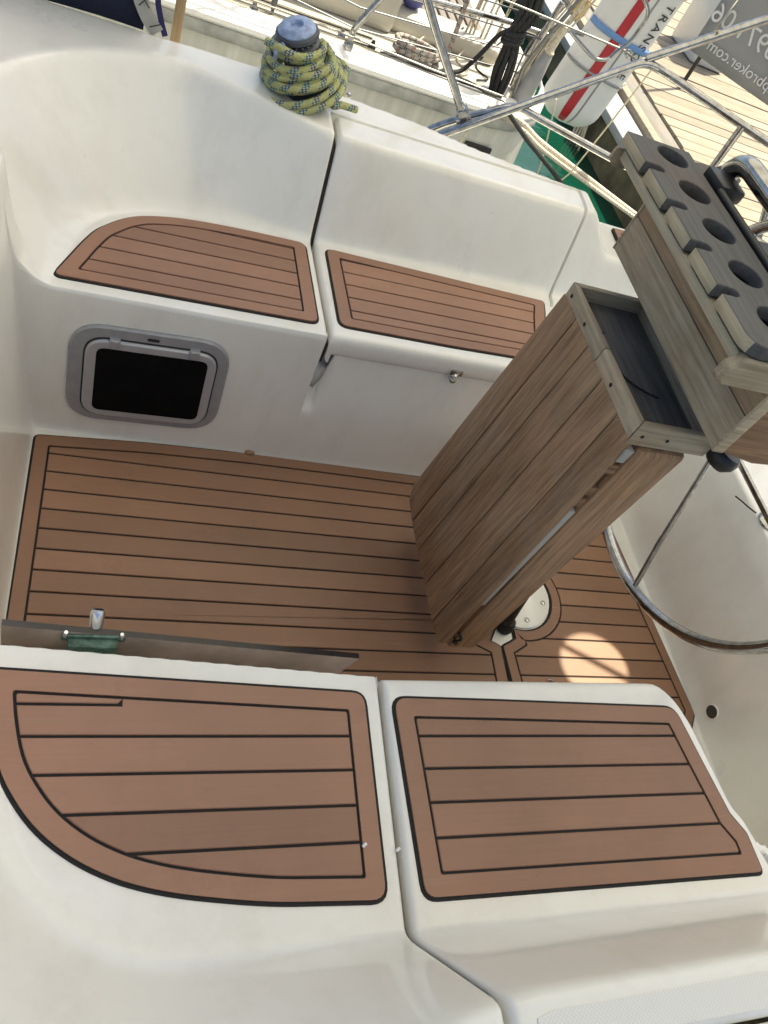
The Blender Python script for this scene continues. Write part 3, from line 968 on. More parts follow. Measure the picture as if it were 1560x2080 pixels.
# front leaf: plane from (x .393, z .84) down to (x .364, z .135)
def leaf_map(u, w, h):
    """u: fraction across from far (0) to near (1); w: fraction from top (0) to bottom (1); h: stand-off forwards"""
    yt, yb = 0.190 + u * (-0.380), 0.223 + u * (-0.446)
    return (0.395 - 0.031 * w - h, yt + (yb - yt) * w, 0.86 - 0.727 * w + 0.006 * u)
leafback = slab("front_leaf", [(0.006, 0.0), (0.994, 0.0), (0.994, 0.985), (0.006, 0.985)], leaf_map, -0.010, -0.004, M['caulk'], table, 0.001)
leafback["label"] = "hanging leaf of five brown teak planks"
seams = [0.0, 0.205, 0.405, 0.635, 0.862, 1.0]
for i, (a, b) in enumerate(zip(seams[:-1], seams[1:])):
    g = 0.006 if i == 0 else 0.0034
    g0 = 0.006 if i == 1 else 0.0034
    a2, b2 = (a + g0 if i else a), (b - g if i < 4 else b)
    e0, e1 = (0.94 if i == 0 else 1.0), (0.985 if i == 4 else 1.0)
    P = [(a2, 0.0), (b2, 0.0), (b2, e1), (a2, e0)] if i else [(a2, 0.0), (b2, 0.0), (b2, 1.0), (a2 + 0.05, 0.985), (a2, 0.93)]
    P = [(x, y) for x, y in P]
    n = len(P)
    bm = bmesh.new()
    lo = [bm.verts.new(leaf_map(x, y, -0.010)) for x, y in P]
    hi = [bm.verts.new(leaf_map(x, y, 0.012)) for x, y in P]
    bm.faces.new(lo); bm.faces.new(hi)
    for k in range(n):
        bm.faces.new((lo[k], lo[(k + 1) % n], hi[(k + 1) % n], hi[k]))
    bmesh.ops.recalc_face_normals(bm, faces=bm.faces)
    bevel_mesh(bm, 0.0022, 2)
    bm_obj("plank", bm, M['teakv'], leafback)
# rear leaf, seen by its near edge: broad rounded edge board and planks behind
rear = hexa("rear_leaf", [(0.420, -0.198, 0.848), (0.533, -0.196, 0.850), (0.484, -0.206, 0.086), (0.402, -0.208, 0.09),
                          (0.420, 0.185, 0.848), (0.533, 0.185, 0.850), (0.484, 0.20, 0.086), (0.402, 0.20, 0.09)], M['teakv'], table, 0.014)
rear["label"] = "second folded leaf behind the front leaf, seen on edge"
# cleats and spacers in the slot between the leaves
for z in (0.785, 0.72, 0.685, 0.47, 0.215):
    w = (0.86 - z) / 0.727
    box("hinge_block", (0.399 - 0.026 * w, -0.194, z - 0.012), (0.420 - 0.016 * w, -0.15, z + 0.012), M['teakx'], table, 0.002)
hexa("spacer_strip", [(0.3945, -0.197, 0.66), (0.412, -0.197, 0.66), (0.401, -0.203, 0.30), (0.3835, -0.203, 0.30),
                      (0.3945, -0.15, 0.66), (0.412, -0.15, 0.66), (0.401, -0.15, 0.30), (0.3835, -0.15, 0.30)], M['webbing'], table, 0.001)
hexa("spacer_strip", [(0.399, -0.196, 0.842), (0.416, -0.196, 0.842), (0.4145, -0.196, 0.81), (0.398, -0.196, 0.81),
                      (0.399, -0.15, 0.842), (0.416, -0.15, 0.842), (0.4145, -0.15, 0.81), (0.398, -0.15, 0.81)], M['webbing'], table, 0.001)
tube("pull_cord", catmull([(0.40, -0.205, 0.17), (0.412, -0.214, 0.155), (0.402, -0.21, 0.135), (0.418, -0.208, 0.12), (0.405, -0.20, 0.14)], 6), 0.0032, M['ropeblack'], table, 6)
# tray on top of the table
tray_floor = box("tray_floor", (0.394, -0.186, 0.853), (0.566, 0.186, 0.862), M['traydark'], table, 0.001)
hexa("tray_board", [(0.386, -0.1905, 0.853), (0.386, -0.002, 0.850), (0.386, -0.002, 0.896), (0.386, -0.1905, 0.902),
                    (0.399, -0.178, 0.853), (0.399, -0.002, 0.850), (0.399, -0.002, 0.896), (0.399, -0.178, 0.902)], M['greyy'], table, 0.0025)
hexa("tray_board", [(0.386, 0.000, 0.850), (0.386, 0.190, 0.842), (0.386, 0.190, 0.890), (0.386, 0.000, 0.896),
                    (0.399, 0.000, 0.850), (0.399, 0.178, 0.842), (0.399, 0.178, 0.890), (0.399, 0.000, 0.896)], M['greyy'], table, 0.0025)
hexa("tray_board", [(0.387, -0.1915, 0.853), (0.562, -0.1915, 0.853), (0.562, -0.1915, 0.902), (0.387, -0.1915, 0.902),
                    (0.400, -0.1785, 0.853), (0.562, -0.1785, 0.853), (0.562, -0.1785, 0.902), (0.400, -0.1785, 0.902)], M['greyx'], table, 0.002)
hexa("tray_board", [(0.387, 0.191, 0.842), (0.562, 0.191, 0.842), (0.562, 0.191, 0.890), (0.387, 0.191, 0.890),
                    (0.400, 0.178, 0.842), (0.562, 0.178, 0.842), (0.562, 0.178, 0.890), (0.400, 0.178, 0.890)], M['greyx'], table, 0.002)
for (y, z) in ((0.168, 0.872), (0.085, 0.874), (-0.075, 0.876)):
    lathe("screw_hole", [(0.004, -0.001), (0.004, 0.0012), (0.0006, 0.0014)], M['caulk'], table, 10, Matrix.Translation((0.386, y, z)) @ Matrix.Rotation(math.radians(-90), 4, 'Y'))
for x in (0.408, 0.462):
    lathe("screw_hole", [(0.0035, -0.001), (0.0035, 0.0012), (0.0006, 0.0014)], M['caulk'], table, 10, Matrix.Translation((x, -0.1915, 0.876)) @ Matrix.Rotation(math.radians(90), 4, 'X'))
tube("loose_cord", catmull([(0.400, 0.045, 0.895), (0.408, 0.03, 0.872), (0.425, -0.01, 0.866), (0.455, -0.055, 0.868), (0.49, -0.085, 0.875)], 6), 0.0022, M['ropeblack'], table, 6)
box('tray_board', (0.556, -0.178, 0.852), (0.568, 0.178, 0.897), M['greyy'], table, 0.002)
# carrying frame down to the plate
tube("leg", [(0.64, -0.095, 0.004), (0.62, -0.09, 0.12), (0.55, -0.06, 0.6), (0.52, -0.05, 0.84)], 0.016, M['black'], table, 12)
lathe("foot", [(0.022, 0), (0.024, 0.010), (0.021, 0.03), (0.017, 0.04)], M['rubber'], table, 20, Matrix.Translation((0.642, -0.095, 0.004)))

# ------------------------------------------------------------------ pedestal and steering wheel
ped = thing("steering_pedestal", (CX, CY, 0.01), "white steering pedestal standing behind the folded table", "pedestal")
pv = [(0.085, 0.012), (0.08, 0.03), (0.06, 0.08), (0.055, 0.5), (0.055, 0.78), (0.05, 0.845)]
lathe("column", pv, M['gel'], ped, 28, Matrix(((1, 0, -0.10, 0.655), (0, 1, 0, 0.055), (0, 0, 1, 0.0), (0, 0, 0, 1))))
lathe("knob", [(0.004, -0.022), (0.022, -0.018), (0.031, -0.004), (0.031, 0.010), (0.026, 0.016), (0.01, 0.018)], M['black'], ped, 24,
      Matrix.Translation((0.592, -0.198, 0.868)) @ Matrix.Rotation(math.radians(12), 4, 'Y'))
tube("knob_shaft", [(0.592, -0.198, 0.88), (0.592, -0.15, 0.90), (0.59, 0.04, 0.905)], 0.009, M['steel'], ped, 10)

WX, WY, WZ, WR = 0.822, -0.012, 0.752, 0.447
wheel = thing("steering_helm", (WX, WY, WZ), "large stainless steering wheel rim with thin spokes, right of the table", "steering wheel")
rim = [(WX, WY + WR * math.cos(2 * math.pi * k / 96), WZ + WR * math.sin(2 * math.pi * k / 96)) for k in range(96)]
tube("rim", rim, 0.0135, M['steel'], wheel, 14, closed=True)
lathe("hub", [(0.05, -0.02), (0.055, 0), (0.045, 0.02), (0.02, 0.03)], M['steel'], wheel, 24, Matrix.Translation((WX, WY, WZ)) @ Matrix.Rotation(math.radians(90), 4, 'Y'))
for k in range(5):
    a = math.radians(-107 + 72 * k)
    tube("spoke", [(WX - 0.02, WY + 0.045 * math.cos(a), WZ + 0.045 * math.sin(a)), (WX - 0.012, WY + 0.3 * math.cos(a), WZ + 0.3 * math.sin(a)), (WX, WY + WR * math.cos(a), WZ + WR * math.sin(a))], 0.0068, M['steel'], wheel, 10)
tube("axle", [(0.70, 0.03, WZ), (WX + 0.03, WY, WZ)], 0.022, M['steel'], wheel, 14)

# ------------------------------------------------------------------ drinks and chart console in front of the wheel
con = thing("drinks_console", (0.5, 0, 0.94), "weathered teak console with a grey cup-holder shelf full of round holes", "console")
XF = 0.472
box("front_board", (XF, -0.262, 0.940), (XF + 0.018, 0.262, 1.0165), M['greyy'], con, 0.0015)
box("front_board", (XF + 0.001, -0.262, 1.018), (XF + 0.018, 0.262, 1.094), M['browny'], con, 0.0012)
for s in (-1, 1):
    y0, y1 = s * 0.264, s * 0.247
    hexa("side_trim", [(XF - 0.001, y0, 0.939), (XF + 0.022, y0, 0.939), (XF + 0.022, y0, 1.094), (XF - 0.001, y0, 1.094),
                       (XF - 0.001, y0 - s * 0.006, 0.939), (XF + 0.022, y0 - s * 0.006, 0.939), (XF + 0.022, y0 - s * 0.006, 1.094), (XF - 0.001, y0 - s * 0.006, 1.094)], M['greyx'], con, 0.001)
    P = [(XF + 0.022, 0.939), (XF + 0.10, 0.925), (XF + 0.165, 0.930), (XF + 0.165, 1.094), (XF + 0.022, 1.094)]
    slab("side_board", P, (lambda s: (lambda x, z, h: (x, s * (0.250 + h), z)))(s), 0.0, 0.012, M['teakx'], con, 0.001)
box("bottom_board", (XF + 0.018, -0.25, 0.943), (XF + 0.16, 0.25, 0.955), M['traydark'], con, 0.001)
# overhanging shelf: lower rail, upper board with holes and open slots
box("shelf_rail", (0.366, -0.250, 1.104), (0.392, 0.262, 1.122), M['paley'], con, 0.0025)
box("shelf_bed", (0.385, -0.245, 1.094), (0.490, 0.258, 1.1035), M['slate'], con, 0.001)

def holed_board():
    x0, x1, y0, y1 = 0.358, 0.492, -0.266, 0.268
    holes = [(0.438, 0.229 - 0.1065 * k, 0.0335) for k in range(5)]
    slots = [(0.360, 0.166 - 0.1055 * k) for k in range(4)]
    # outline with slots (rounded ends) along the front edge and a rounded near front corner
    out = [(x1, y1), (x0, y1)]
    for sx, sy in slots:
        w, dpt = 0.0125, 0.036
        out.append((x0, sy + w))
        for k in range(9):
            a = math.pi / 2 - math.pi * k / 8
            out.append((x0 + dpt - w + w * math.cos(a), sy + w * math.sin(a)))
        out.append((x0, sy - w))
    for k in range(7):
        a = math.pi + (math.pi / 2) * k / 6
        out.append((x0 + 0.028 + 0.028 * math.cos(a), y0 + 0.028 + 0.028 * math.sin(a)))
    out.append((x1, y0))
    cu = bpy.data.curves.new("board_outline", 'CURVE')
    cu.dimensions = '2D'
    cu.fill_mode = 'BOTH'
    cu.extrude = 0.0085
    cu.bevel_depth = 0.0022
    cu.bevel_resolution = 2
    loops = [out] + [[(hx + hr * math.cos(2 * math.pi * k / 36), hy + hr * math.sin(2 * math.pi * k / 36)) for k in range(36)] for hx, hy, hr in holes]
    for lp in loops:
        sp = cu.splines.new('POLY')
        sp.points.add(len(lp) - 1)
        sp.use_cyclic_u = True
        for p, (x, y) in zip(sp.points, lp):
            p.co = (x, y, 0, 1)
    tmp = bpy.data.objects.new("tmp_board", cu)
    COL.objects.link(tmp)
    dg = bpy.context.evaluated_depsgraph_get()
    me = bpy.data.meshes.new_from_object(tmp.evaluated_get(dg))
    bpy.data.objects.remove(tmp)
    for v in me.vertices:
        v.co.z += 1.1395
    me.materials.clear()
    me.materials.append(M['slate'])
    me.materials.append(M['paley'])
    for p in me.polygons:
        if abs(p.normal.z) < 0.5 and p.center.x < 0.364:
            p.material_index = 1
    o = ob("holed_shelf", me, con)
    o["label"] = "slate grey shelf board with round holes and front slots"
    return o
holed_board()
# rounded near end of the shelf
P = [(0.352, 1.083), (0.362, 1.074), (0.50, 1.074), (0.50, 1.1265), (0.372, 1.1265), (0.352, 1.105)]
slab("end_block", round_poly(P, [0.01, 0.012, 0, 0, 0.01, 0.012]), lambda x, z, h: (x, -0.251 - h, z), 0.0, 0.019, M['greyx'], con, 0.004)
slab("end_block", round_poly([(0.350, 1.10), (0.362, 1.088), (0.47, 1.094), (0.47, 1.122), (0.352, 1.122)], [0.006, 0.01, 0, 0, 0.004]), lambda x, z, h: (x, 0.262 + h, z), 0.0, 0.010, M['greyx'], con, 0.003)
# lower surface behind the shelf, cut away for the guard tube
slab("rear_board", [(0.492, -0.262), (0.535, -0.262), (0.535, 0.175), (0.575, 0.20), (0.628, 0.262), (0.622, 0.286), (0.606, 0.288), (0.492, 0.2665)],
     lambda x, y, h: (x, y, 1.094 + h), 0.0, 0.044, M['slate'], con, 0.002)
# instrument housing behind, out towards the helm
box("instrument_housing", (0.565, -0.24, 1.02), (0.635, 0.10, 1.12), M['black'], con, 0.012)
# guard tube
guard = thing("pedestal_guard", (0.56, 0.0, 0.95), "thick polished stainless grab tube arching over the console", "grab rail")
gp = fillet_path([(0.555, 0.222, 0.96), (0.555, 0.222, 1.192), (0.556, -0.21, 1.192), (0.556, -0.21, 0.96)], 0.055, 9)
tube("tube", gp, 0.0185, M['steel'], guard, 18)
tube("black_rod", [(0.505, 0.150, 1.152), (0.508, -0.27, 1.152)], 0.0068, M['black'], guard, 12)
lathe("clamp", [(0.022, -0.016), (0.024, -0.006), (0.024, 0.010), (0.018, 0.018)], M['black'], guard, 20, Matrix.Translation((0.555, 0.222, 1.142)))
box("clamp_arm", (0.502, 0.146, 1.139), (0.556, 0.215, 1.164), M['black'], guard, 0.006)
tube("clamp_ring", [(0.512, 0.195 + 0.011 * math.cos(k * math.pi / 8), 1.150 + 0.011 * math.sin(k * math.pi / 8)) for k in range(16)], 0.003, M['wire'], guard, 8, closed=True)

# ------------------------------------------------------------------ acrylic board with lock against the near seat
board = thing("washboard", (-0.25, -0.35, 0.0), "smoky scuffed acrylic companionway board standing on edge along the near seat", "hatch board")
bm = bmesh.new()
bp = [(-0.556, -0.357, 0.004), (0.02, -0.357, 0.004), (0.052, -0.357, 0.262), (0.071, -0.357, 0.332), (-0.554, -0.357, 0.408)]
lo = [bm.verts.new(p) for p in bp]
hi = [bm.verts.new((x, y + 0.011, z)) for x, y, z in bp]
bm.faces.new(lo); bm.faces.new(hi)
for k in range(5):
    bm.faces.new((lo[k], lo[(k + 1) % 5], hi[(k + 1) % 5], hi[k]))
bevel_mesh(bm, 0.001, 1)
pane = bm_obj("sheet", bm, M['acrylic'], board)
pane.data.materials.append(M['acredge'])
for p in pane.data.polygons:
    if abs(p.normal.y) < 0.6:
        p.material_index = 1
lk = box("lock_case", (-0.455, -0.378, 0.338), (-0.378, -0.3572, 0.384), M['brass'], board, 0.003)
box("lock_flange", (-0.466, -0.3625, 0.374), (-0.366, -0.3572, 0.390), M['brass'], lk, 0.0015)
slab("key_plate", round_poly([(-0.433, 0.353), (-0.400, 0.353), (-0.400, 0.371), (-0.433, 0.371)], [0.008] * 4), lambda x, z, h: (x, -0.378 - h, z), 0, 0.003, M['brass'], lk)
for x in (-0.459, -0.373):
    lathe("screw", [(0.0045, 0), (0.0045, 0.012), (0.003, 0.014)], M['chrome'], board, 12, Matrix.Translation((x, -0.36, 0.386)))
lathe("cylinder", [(0.0115, 0.0), (0.012, 0.024), (0.0105, 0.029), (0.008, 0.030)], M['chrome'], board, 20, Matrix.Translation((-0.414, -0.340, 0.386)) @ Matrix.Rotation(math.radians(-35), 4, 'X'))
lathe("thumb_turn", [(0.012, 0.0), (0.0125, 0.008), (0.010, 0.011), (0.004, 0.012)], M['chrome'], board, 20, Matrix.Translation((-0.412, -0.3785, 0.334)) @ Matrix.Rotation(math.radians(60), 4, 'X'))

# ------------------------------------------------------------------ stanchion foot and twig on the helm seat, bits on the floor
post = thing("helm_post", (1.25, 0.03, 0.44), "stainless post on a round foot at the aft helm seat", "post")
tube("tube", [(1.262, 0.030, 0.44), (1.235, 0.115, 0.60), (1.215, 0.19, 0.74), (1.19, 0.27, 0.90)], 0.0125, M['steel'], post, 14)
lathe("foot", [(0.034, 0.0), (0.034, 0.004), (0.030, 0.008), (0.018, 0.014)], M['steel'], post, 28, Matrix.Translation((1.262, 0.030, 0.437)))
tag(tube("twig", catmull([(1.214, 0.127, 0.415), (1.211, 0.10, 0.428), (1.212, 0.075, 0.437), (1.222, 0.052, 0.443)], 5), 0.0022, M['rubber'], None, 6),
    "thin dark twig lying on the edge of the helm seat", "twig")
tag(tube("ring_pull", [(0.742 + 0.0075 * math.cos(k * math.pi / 8), -0.252 + 0.0075 * math.sin(k * math.pi / 8), 0.011) for k in range(16)], 0.002, M['chrome'], None, 6, closed=True),
    "tiny bright metal ring on the floor panel by the near locker", "ring")
dl = lathe("leaf_litter", [(0.004, 0), (0.012, 0.003), (0.010, 0.009), (0.003, 0.012)], M['teakv'], None, 9, Matrix.Translation((-0.035, 0.4, 0.006)) @ Matrix.Diagonal((1.2, 0.8, 1, 1)))
tag(dl, "small brown dry leaf at the far edge of the floor panel", "leaf")
for (x, ay, c) in ((0.001, 0.715, "small pale chip on the near seat panel by its aft edge"), (0.058, 0.724, "small pale chip lodged at the gap beside the near locker lid")):
    z = 0.426 - 0.0638 * (ay - 0.5) + 0.01927 * x + (0.0065 if x < 0.02 else 0.002)
    tag(box("paint_chip", (x - 0.0045, -ay - 0.002, z), (x + 0.0045, -ay + 0.003, z + 0.003), M['buoy'], None, 0.001, Matrix.Rotation(0.6, 3, 'Z').to_quaternion()), c, "chip")

# ------------------------------------------------------------------ winch and its rope
WB = Vector((-0.022, 1.112, 0.668))
tilt = Matrix.Translation(WB) @ Matrix.Rotation(math.radians(-22), 4, 'Y') @ Matrix.Rotation(math.radians(8), 4, 'X') @ Matrix.Scale(1.18, 4)
winch = thing("winch", WB, "self-tailing winch with a blue-grey top on the far coaming", "winch")
lathe("base", [(0.062, -0.022), (0.064, -0.008), (0.060, 0.004), (0.050, 0.010)], M['winchdark'], winch, 36, tilt)
lathe("drum", [(0.046, 0.006), (0.040, 0.02), (0.034, 0.05), (0.036, 0.085), (0.044, 0.094)], M['greyplastic'], winch, 36, tilt)
lathe("lower_jaw", [(0.036, 0.092), (0.044, 0.096), (0.046, 0.102), (0.040, 0.108), (0.030, 0.110)], M['winchdark'], winch, 36, tilt)
lathe("upper_jaw", [(0.030, 0.110), (0.040, 0.113), (0.047, 0.119), (0.045, 0.126), (0.036, 0.130)], M['winchdark'], winch, 36, tilt)
lathe("cap", [(0.040, 0.125), (0.040, 0.131), (0.034, 0.137), (0.022, 0.140), (0.015, 0.140), (0.012, 0.132), (0.002, 0.132)], M['winchblue'], winch, 36, tilt)
for k in range(22):
    a = 2 * math.pi * k / 22
    p0 = tilt @ Vector((0.031 * math.cos(a), 0.031 * math.sin(a), 0.1105)); p1 = tilt @ Vector((0.046 * math.cos(a), 0.046 * math.sin(a), 0.1145))
    tube("jaw_rib", [p0, p1], 0.0018, M['greyplastic'], winch, 5)
tube("feeder_arm", [tilt @ Vector(p) for p in ((-0.03, -0.045, 0.128), (-0.048, -0.050, 0.118), (-0.052, -0.046, 0.100))], 0.006, M['winchblue'], winch, 8)
# wraps from the broad bottom turn up to the jaws
rope = []
turns = 8.2
TJ = [0.4, -0.5, 0.7, -0.9, 0.5, -0.3, 0.6, 0.0, -0.4]
for k in range(int(turns * 28) + 1):
    t = k / (turns * 28)
    a = math.radians(-60) + 2 * math.pi * turns * t
    tj = TJ[int(a / (2 * math.pi)) % len(TJ)] * (1 - (a / (2 * math.pi)) % 1) + TJ[(int(a / (2 * math.pi)) + 1) % len(TJ)] * ((a / (2 * math.pi)) % 1)
    r = 0.108 - 0.058 * t ** 0.7 + 0.010 * tj + 0.007 * math.sin(1.3 * a + 5 * t)
    z = 0.002 + 0.092 * t + 0.005 * math.sin(1.1 * a + 0.7)
    rope.append(tilt @ Vector((r * math.cos(a), r * math.sin(a), z)))
tail0 = [(0.045, -0.03, 0.094), (0.0, -0.060, 0.107), (-0.040, -0.048, 0.122), (-0.066, -0.028, 0.126)]
head = [tilt @ Vector(p) for p in ((0.115, -0.05, -0.030), (0.082, -0.058, -0.010), (0.060, -0.062, 0.0))]
rope = catmull(head + [rope[6]], 6) + rope[7:] + catmull([rope[-1]] + [tilt @ Vector(p) for p in tail0], 6)[1:]
wr = tag(tube("rope", rope, 0.0094, M['ropegreen'], None, 10), "green and yellow rope with blue flecks wound round the winch", "rope")
extra = []
for k in range(30):
    t = k / 29
    a = math.radians(150 + 250 * t)
    extra.append(tilt @ Vector(((0.078 - 0.012 * t) * math.cos(a), (0.076 - 0.012 * t) * math.sin(a), 0.030 + 0.045 * t)))
tag(tube("rope_loop", extra, 0.0085, M['ropegreen'], None, 10), "slack outer bight of green rope hanging over the wound turns", "rope")
lathe_b = lathe("track_end_ball", [(0.002, -0.008), (0.0065, -0.005), (0.0085, 0.0), (0.0065, 0.006), (0.002, 0.008)], M['steel'], None, 16, Matrix.Translation((0.122, 1.185, 0.653)))
tag(lathe_b, "small dark steel ball fitting on the coaming edge beside the winch", "fitting")

# ------------------------------------------------------------------ spray hood edge at the far forward corner
hood = thing("spray_hood", (-0.75, 1.18, 0.65), "navy canvas spray hood edge on the forward coaming", "spray hood")
hv, hf = [], []
n = 14
for i in range(n + 1):
    t = i / n
    x = -1.2 + 0.775 * t
    for j in range(8):
        s = j / 7
        hv.append((x + 0.16 * s * s * (0.3 + t) - 0.02 * s, 1.150 + 0.02 * t + 0.04 * math.sin(s * 3) + 0.008 * math.sin(9 * t + 3 * s), 0.655 + 0.34 * s))
for i in range(n):
    for j in range(7):
        a = i * 8 + j
        hf.append((a, a + 8, a + 9, a + 1))
o = mk("canvas", hv, hf, M['navy'], hood, True)
sol = o.modifiers.new("thick", 'SOLIDIFY'); sol.thickness = 0.006
def strap(name, pts, w, mat, parent, up=Vector((0, 0, 1)), th=0.003):
    P = catmull(pts, 5)
    vs, fs = [], []
    for i, p in enumerate(P):
        t = (P[min(i + 1, len(P) - 1)] - P[max(i - 1, 0)]).normalized()
        sd = t.cross(up).normalized() * (w / 2)
        nn = sd.cross(t).normalized() * (th / 2)
        vs += [p - sd - nn, p + sd - nn, p + sd + nn, p - sd + nn]
    for i in range(len(P) - 1):
        for k in range(4):
            fs.append((i * 4 + k, i * 4 + (k + 1) % 4, i * 4 + 4 + (k + 1) % 4, i * 4 + 4 + k))
    fs += [(0, 1, 2, 3), tuple(len(vs) - 4 + k for k in range(4))]
    return mk(name, vs, fs, mat, parent, True, sharp=40)
strap("webbing", [(-0.392, 1.170, 0.660), (-0.425, 1.165, 0.70), (-0.45, 1.165, 0.76), (-0.44, 1.17, 0.86), (-0.40, 1.19, 0.99)], 0.034, M['webbing'], hood, Vector((0.0, -1, 0.2)))
strap("edge_binding", [(-0.372, 1.186, 0.652), (-0.388, 1.184, 0.69), (-0.402, 1.183, 0.75), (-0.39, 1.19, 0.86), (-0.35, 1.21, 0.99)], 0.014, M['binding'], hood, Vector((0.0, -1, 0.2)), 0.008)
for a, b in (((-0.412, 1.160, 0.672), (-0.388, 1.163, 0.684)), ((-0.442, 1.156, 0.715), (-0.418, 1.160, 0.745)), ((-0.418, 1.158, 0.715), (-0.444, 1.157, 0.745))):
    tube("stitching", [a, b], 0.0014, M['ink'], hood, 5)

# pale wooden post on the far side deck
tag(box("wooden_post", (-0.355, 1.245, 0.30), (-0.330, 1.268, 1.25), M['postwood'], None, 0.003), "slim pale wooden post standing beyond the far coaming", "post")

# ------------------------------------------------------------------ stern rail
pp = thing("stern_rail", (0.9, 1.3, 0.30), "polished stainless stern rail of two tubes around the far quarter", "rail")
top = fillet_path([(0.40, 1.30, 0.30), (0.42, 1.30, 0.535), (0.975, 1.315, 0.955), (1.045, 1.312, 0.950), (1.36, 1.075, 0.945), (1.95, 0.60, 0.945)], 0.07, 8)
tube("top_tube", top, 0.0125, M['steel'], pp, 14)
low = fillet_path([(0.395, 1.34, 0.30), (0.425, 1.34, 0.545), (0.50, 1.34, 0.606), (0.66, 1.325, 0.716), (0.74, 1.268, 0.722), (0.98, 1.170, 0.72), (1.30, 1.045, 0.72), (1.95, 0.6, 0.72)], 0.04, 6)
tube("lower_tube", low, 0.0115, M['steel'], pp, 14)
tube("upright", [(1.275, 1.132, 0.945), (1.282, 1.125, 0.29)], 0.0115, M['steel'], pp, 12)
tube("upright", [(1.388, 1.048, 0.945), (1.60, 0.92, 0.45)], 0.0115, M['steel'], pp, 12)
tube("upright", [(1.93, 0.62, 0.945), (1.93, 0.62, 0.44)], 0.0115, M['steel'], pp, 12)
lathe("tube_clamp", [(0.016, -0.02), (0.019, -0.015), (0.019, 0.015), (0.016, 0.02)], M['steel'], pp, 16, Matrix.Translation((0.525, 1.335, 0.622)) @ Matrix.Rotation(math.radians(52), 4, 'Y'))

# ------------------------------------------------------------------ bimini: canvas roof over the cockpit, above the picture
bim = thing("bimini", (0.6, 0, 1.9), "pale canvas bimini roof shading the cockpit, its steel legs on the stern rail", "bimini")
leg1 = fillet_path([(0.525, 1.332, 0.632), (0.279, 1.332, 0.893), (-0.10, 1.31, 1.40), (-0.22, 1.24, 2.00), (-0.24, 0, 2.10), (-0.24, -1.12, 2.09)], 0.12, 6)
tube("leg", leg1, 0.0125, M['steel'], bim, 12)
leg2 = fillet_path([(0.975, 1.318, 0.962), (1.26, 1.32, 1.168), (2.1, 1.30, 1.78), (2.32, 1.20, 2.02), (2.40, 0, 2.10), (2.40, -1.12, 2.09)], 0.12, 6)
tube("leg", leg2, 0.0125, M['steel'], bim, 12)
leg3 = fillet_path([(1.9, -1.33, 0.31), (2.30, -1.2, 1.3), (2.40, -1.10, 2.09)], 0.12, 6)
tube("leg", leg3, 0.0125, M['steel'], bim, 12)
box("leg_socket", (0.508, 1.315, 0.605), (0.545, 1.350, 0.662), M['steel'], bim, 0.006, Matrix.Rotation(math.radians(-43), 3, 'Y').to_quaternion())
# canopy; its oval opening and strap are added to shape the sun patch
spot = Vector((0.905, -0.20, 0.008))
tz = 2.12
hc = spot + SUN_DIR * ((tz - spot.z) / SUN_DIR.z)
HX, HY = 0.108, 0.098
bx0, bx1, by, byn = -0.26, 2.45, 1.62, -1.15
def cz(x, y):
    return tz - 0.10 * (abs(y) / by) ** 3 - 0.015 * math.sin((x + 0.4) * 2.2) ** 2
cv, cf = [], []
nr, na = 26, 96
for i in range(nr + 1):
    t = i / nr
    for k in range(na):
        a = 2 * math.pi * k / na
        c, s = math.cos(a), math.sin(a)
        ix, iy = hc.x + HX * c, hc.y + HY * s
        # ray from the opening's centre to the canopy's edge
        tx = ((bx1 - hc.x) / c if c > 0 else (bx0 - hc.x) / c) if abs(c) > 1e-6 else 1e9
        ty = ((by - hc.y) / s if s > 0 else (byn - hc.y) / s) if abs(s) > 1e-6 else 1e9
        L = min(tx, ty)
        ox, oy = hc.x + c * L, hc.y + s * L
        x, y = ix + (ox - ix) * t ** 1.3, iy + (oy - iy) * t ** 1.3
        cv.append((x, y, cz(x, y) if t > 0 else tz))
for i in range(nr):
    for k in range(na):
        cf.append((i * na + k, i * na + (k + 1) % na, (i + 1) * na + (k + 1) % na, (i + 1) * na + k))
mk("canopy", cv, cf, M['canopy'], bim, True)
strap("patch_stripe_strap", [(hc.x - 0.16, hc.y + 0.090, tz - 0.01), (hc.x, hc.y + 0.008, tz - 0.012), (hc.x + 0.16, hc.y - 0.078, tz - 0.01)], 0.019, M['webbing'], bim)  # added strap, throws the stripe across the sun patch

# ------------------------------------------------------------------ water and dock
wv = []
tag(mk("water", [(-150, -150, -0.5), (200, -150, -0.5), (200, 200, -0.5), (-150, 200, -0.5)], [(0, 1, 2, 3)], M['water']), "calm green harbour water between the boats and the dock", "water", kind="structure")

dock = thing("dock", (4, 6, -0.8), "sunlit pontoon of bleached planks with grey edge beams beyond the stern", "dock")
box("quay_face", (2.685, -6, -2.5), (2.96, 30, -0.26), M['dockface'], dock, 0.03)
box("kerb", (2.66, -6, -0.255), (2.90, 30, -0.19), M['concrete'], dock, 0.02)
box("edge_beam", (2.905, -6, -0.40), (2.985, 30, -0.150), M['dockwood'], dock, 0.008)
box("edge_beam", (3.01, -6, -0.40), (3.165, 30, -0.165), M['dockbeam'], dock, 0.008)
box("sub_frame", (3.17, -6, -0.8), (15.5, 30, -0.19), M['dockbeam'], dock, 0.01)
y = 1.6
while y < 17.5:
    w = 0.138 + random.uniform(-0.003, 0.003)
    dz = random.uniform(-0.003, 0.003)
    box("plank", (3.175 + random.uniform(-0.01, 0.01), y, -0.185), (12.5, y + w, -0.150 + dz), M['dockwood'], dock, 0.004)
    y += w + 0.009

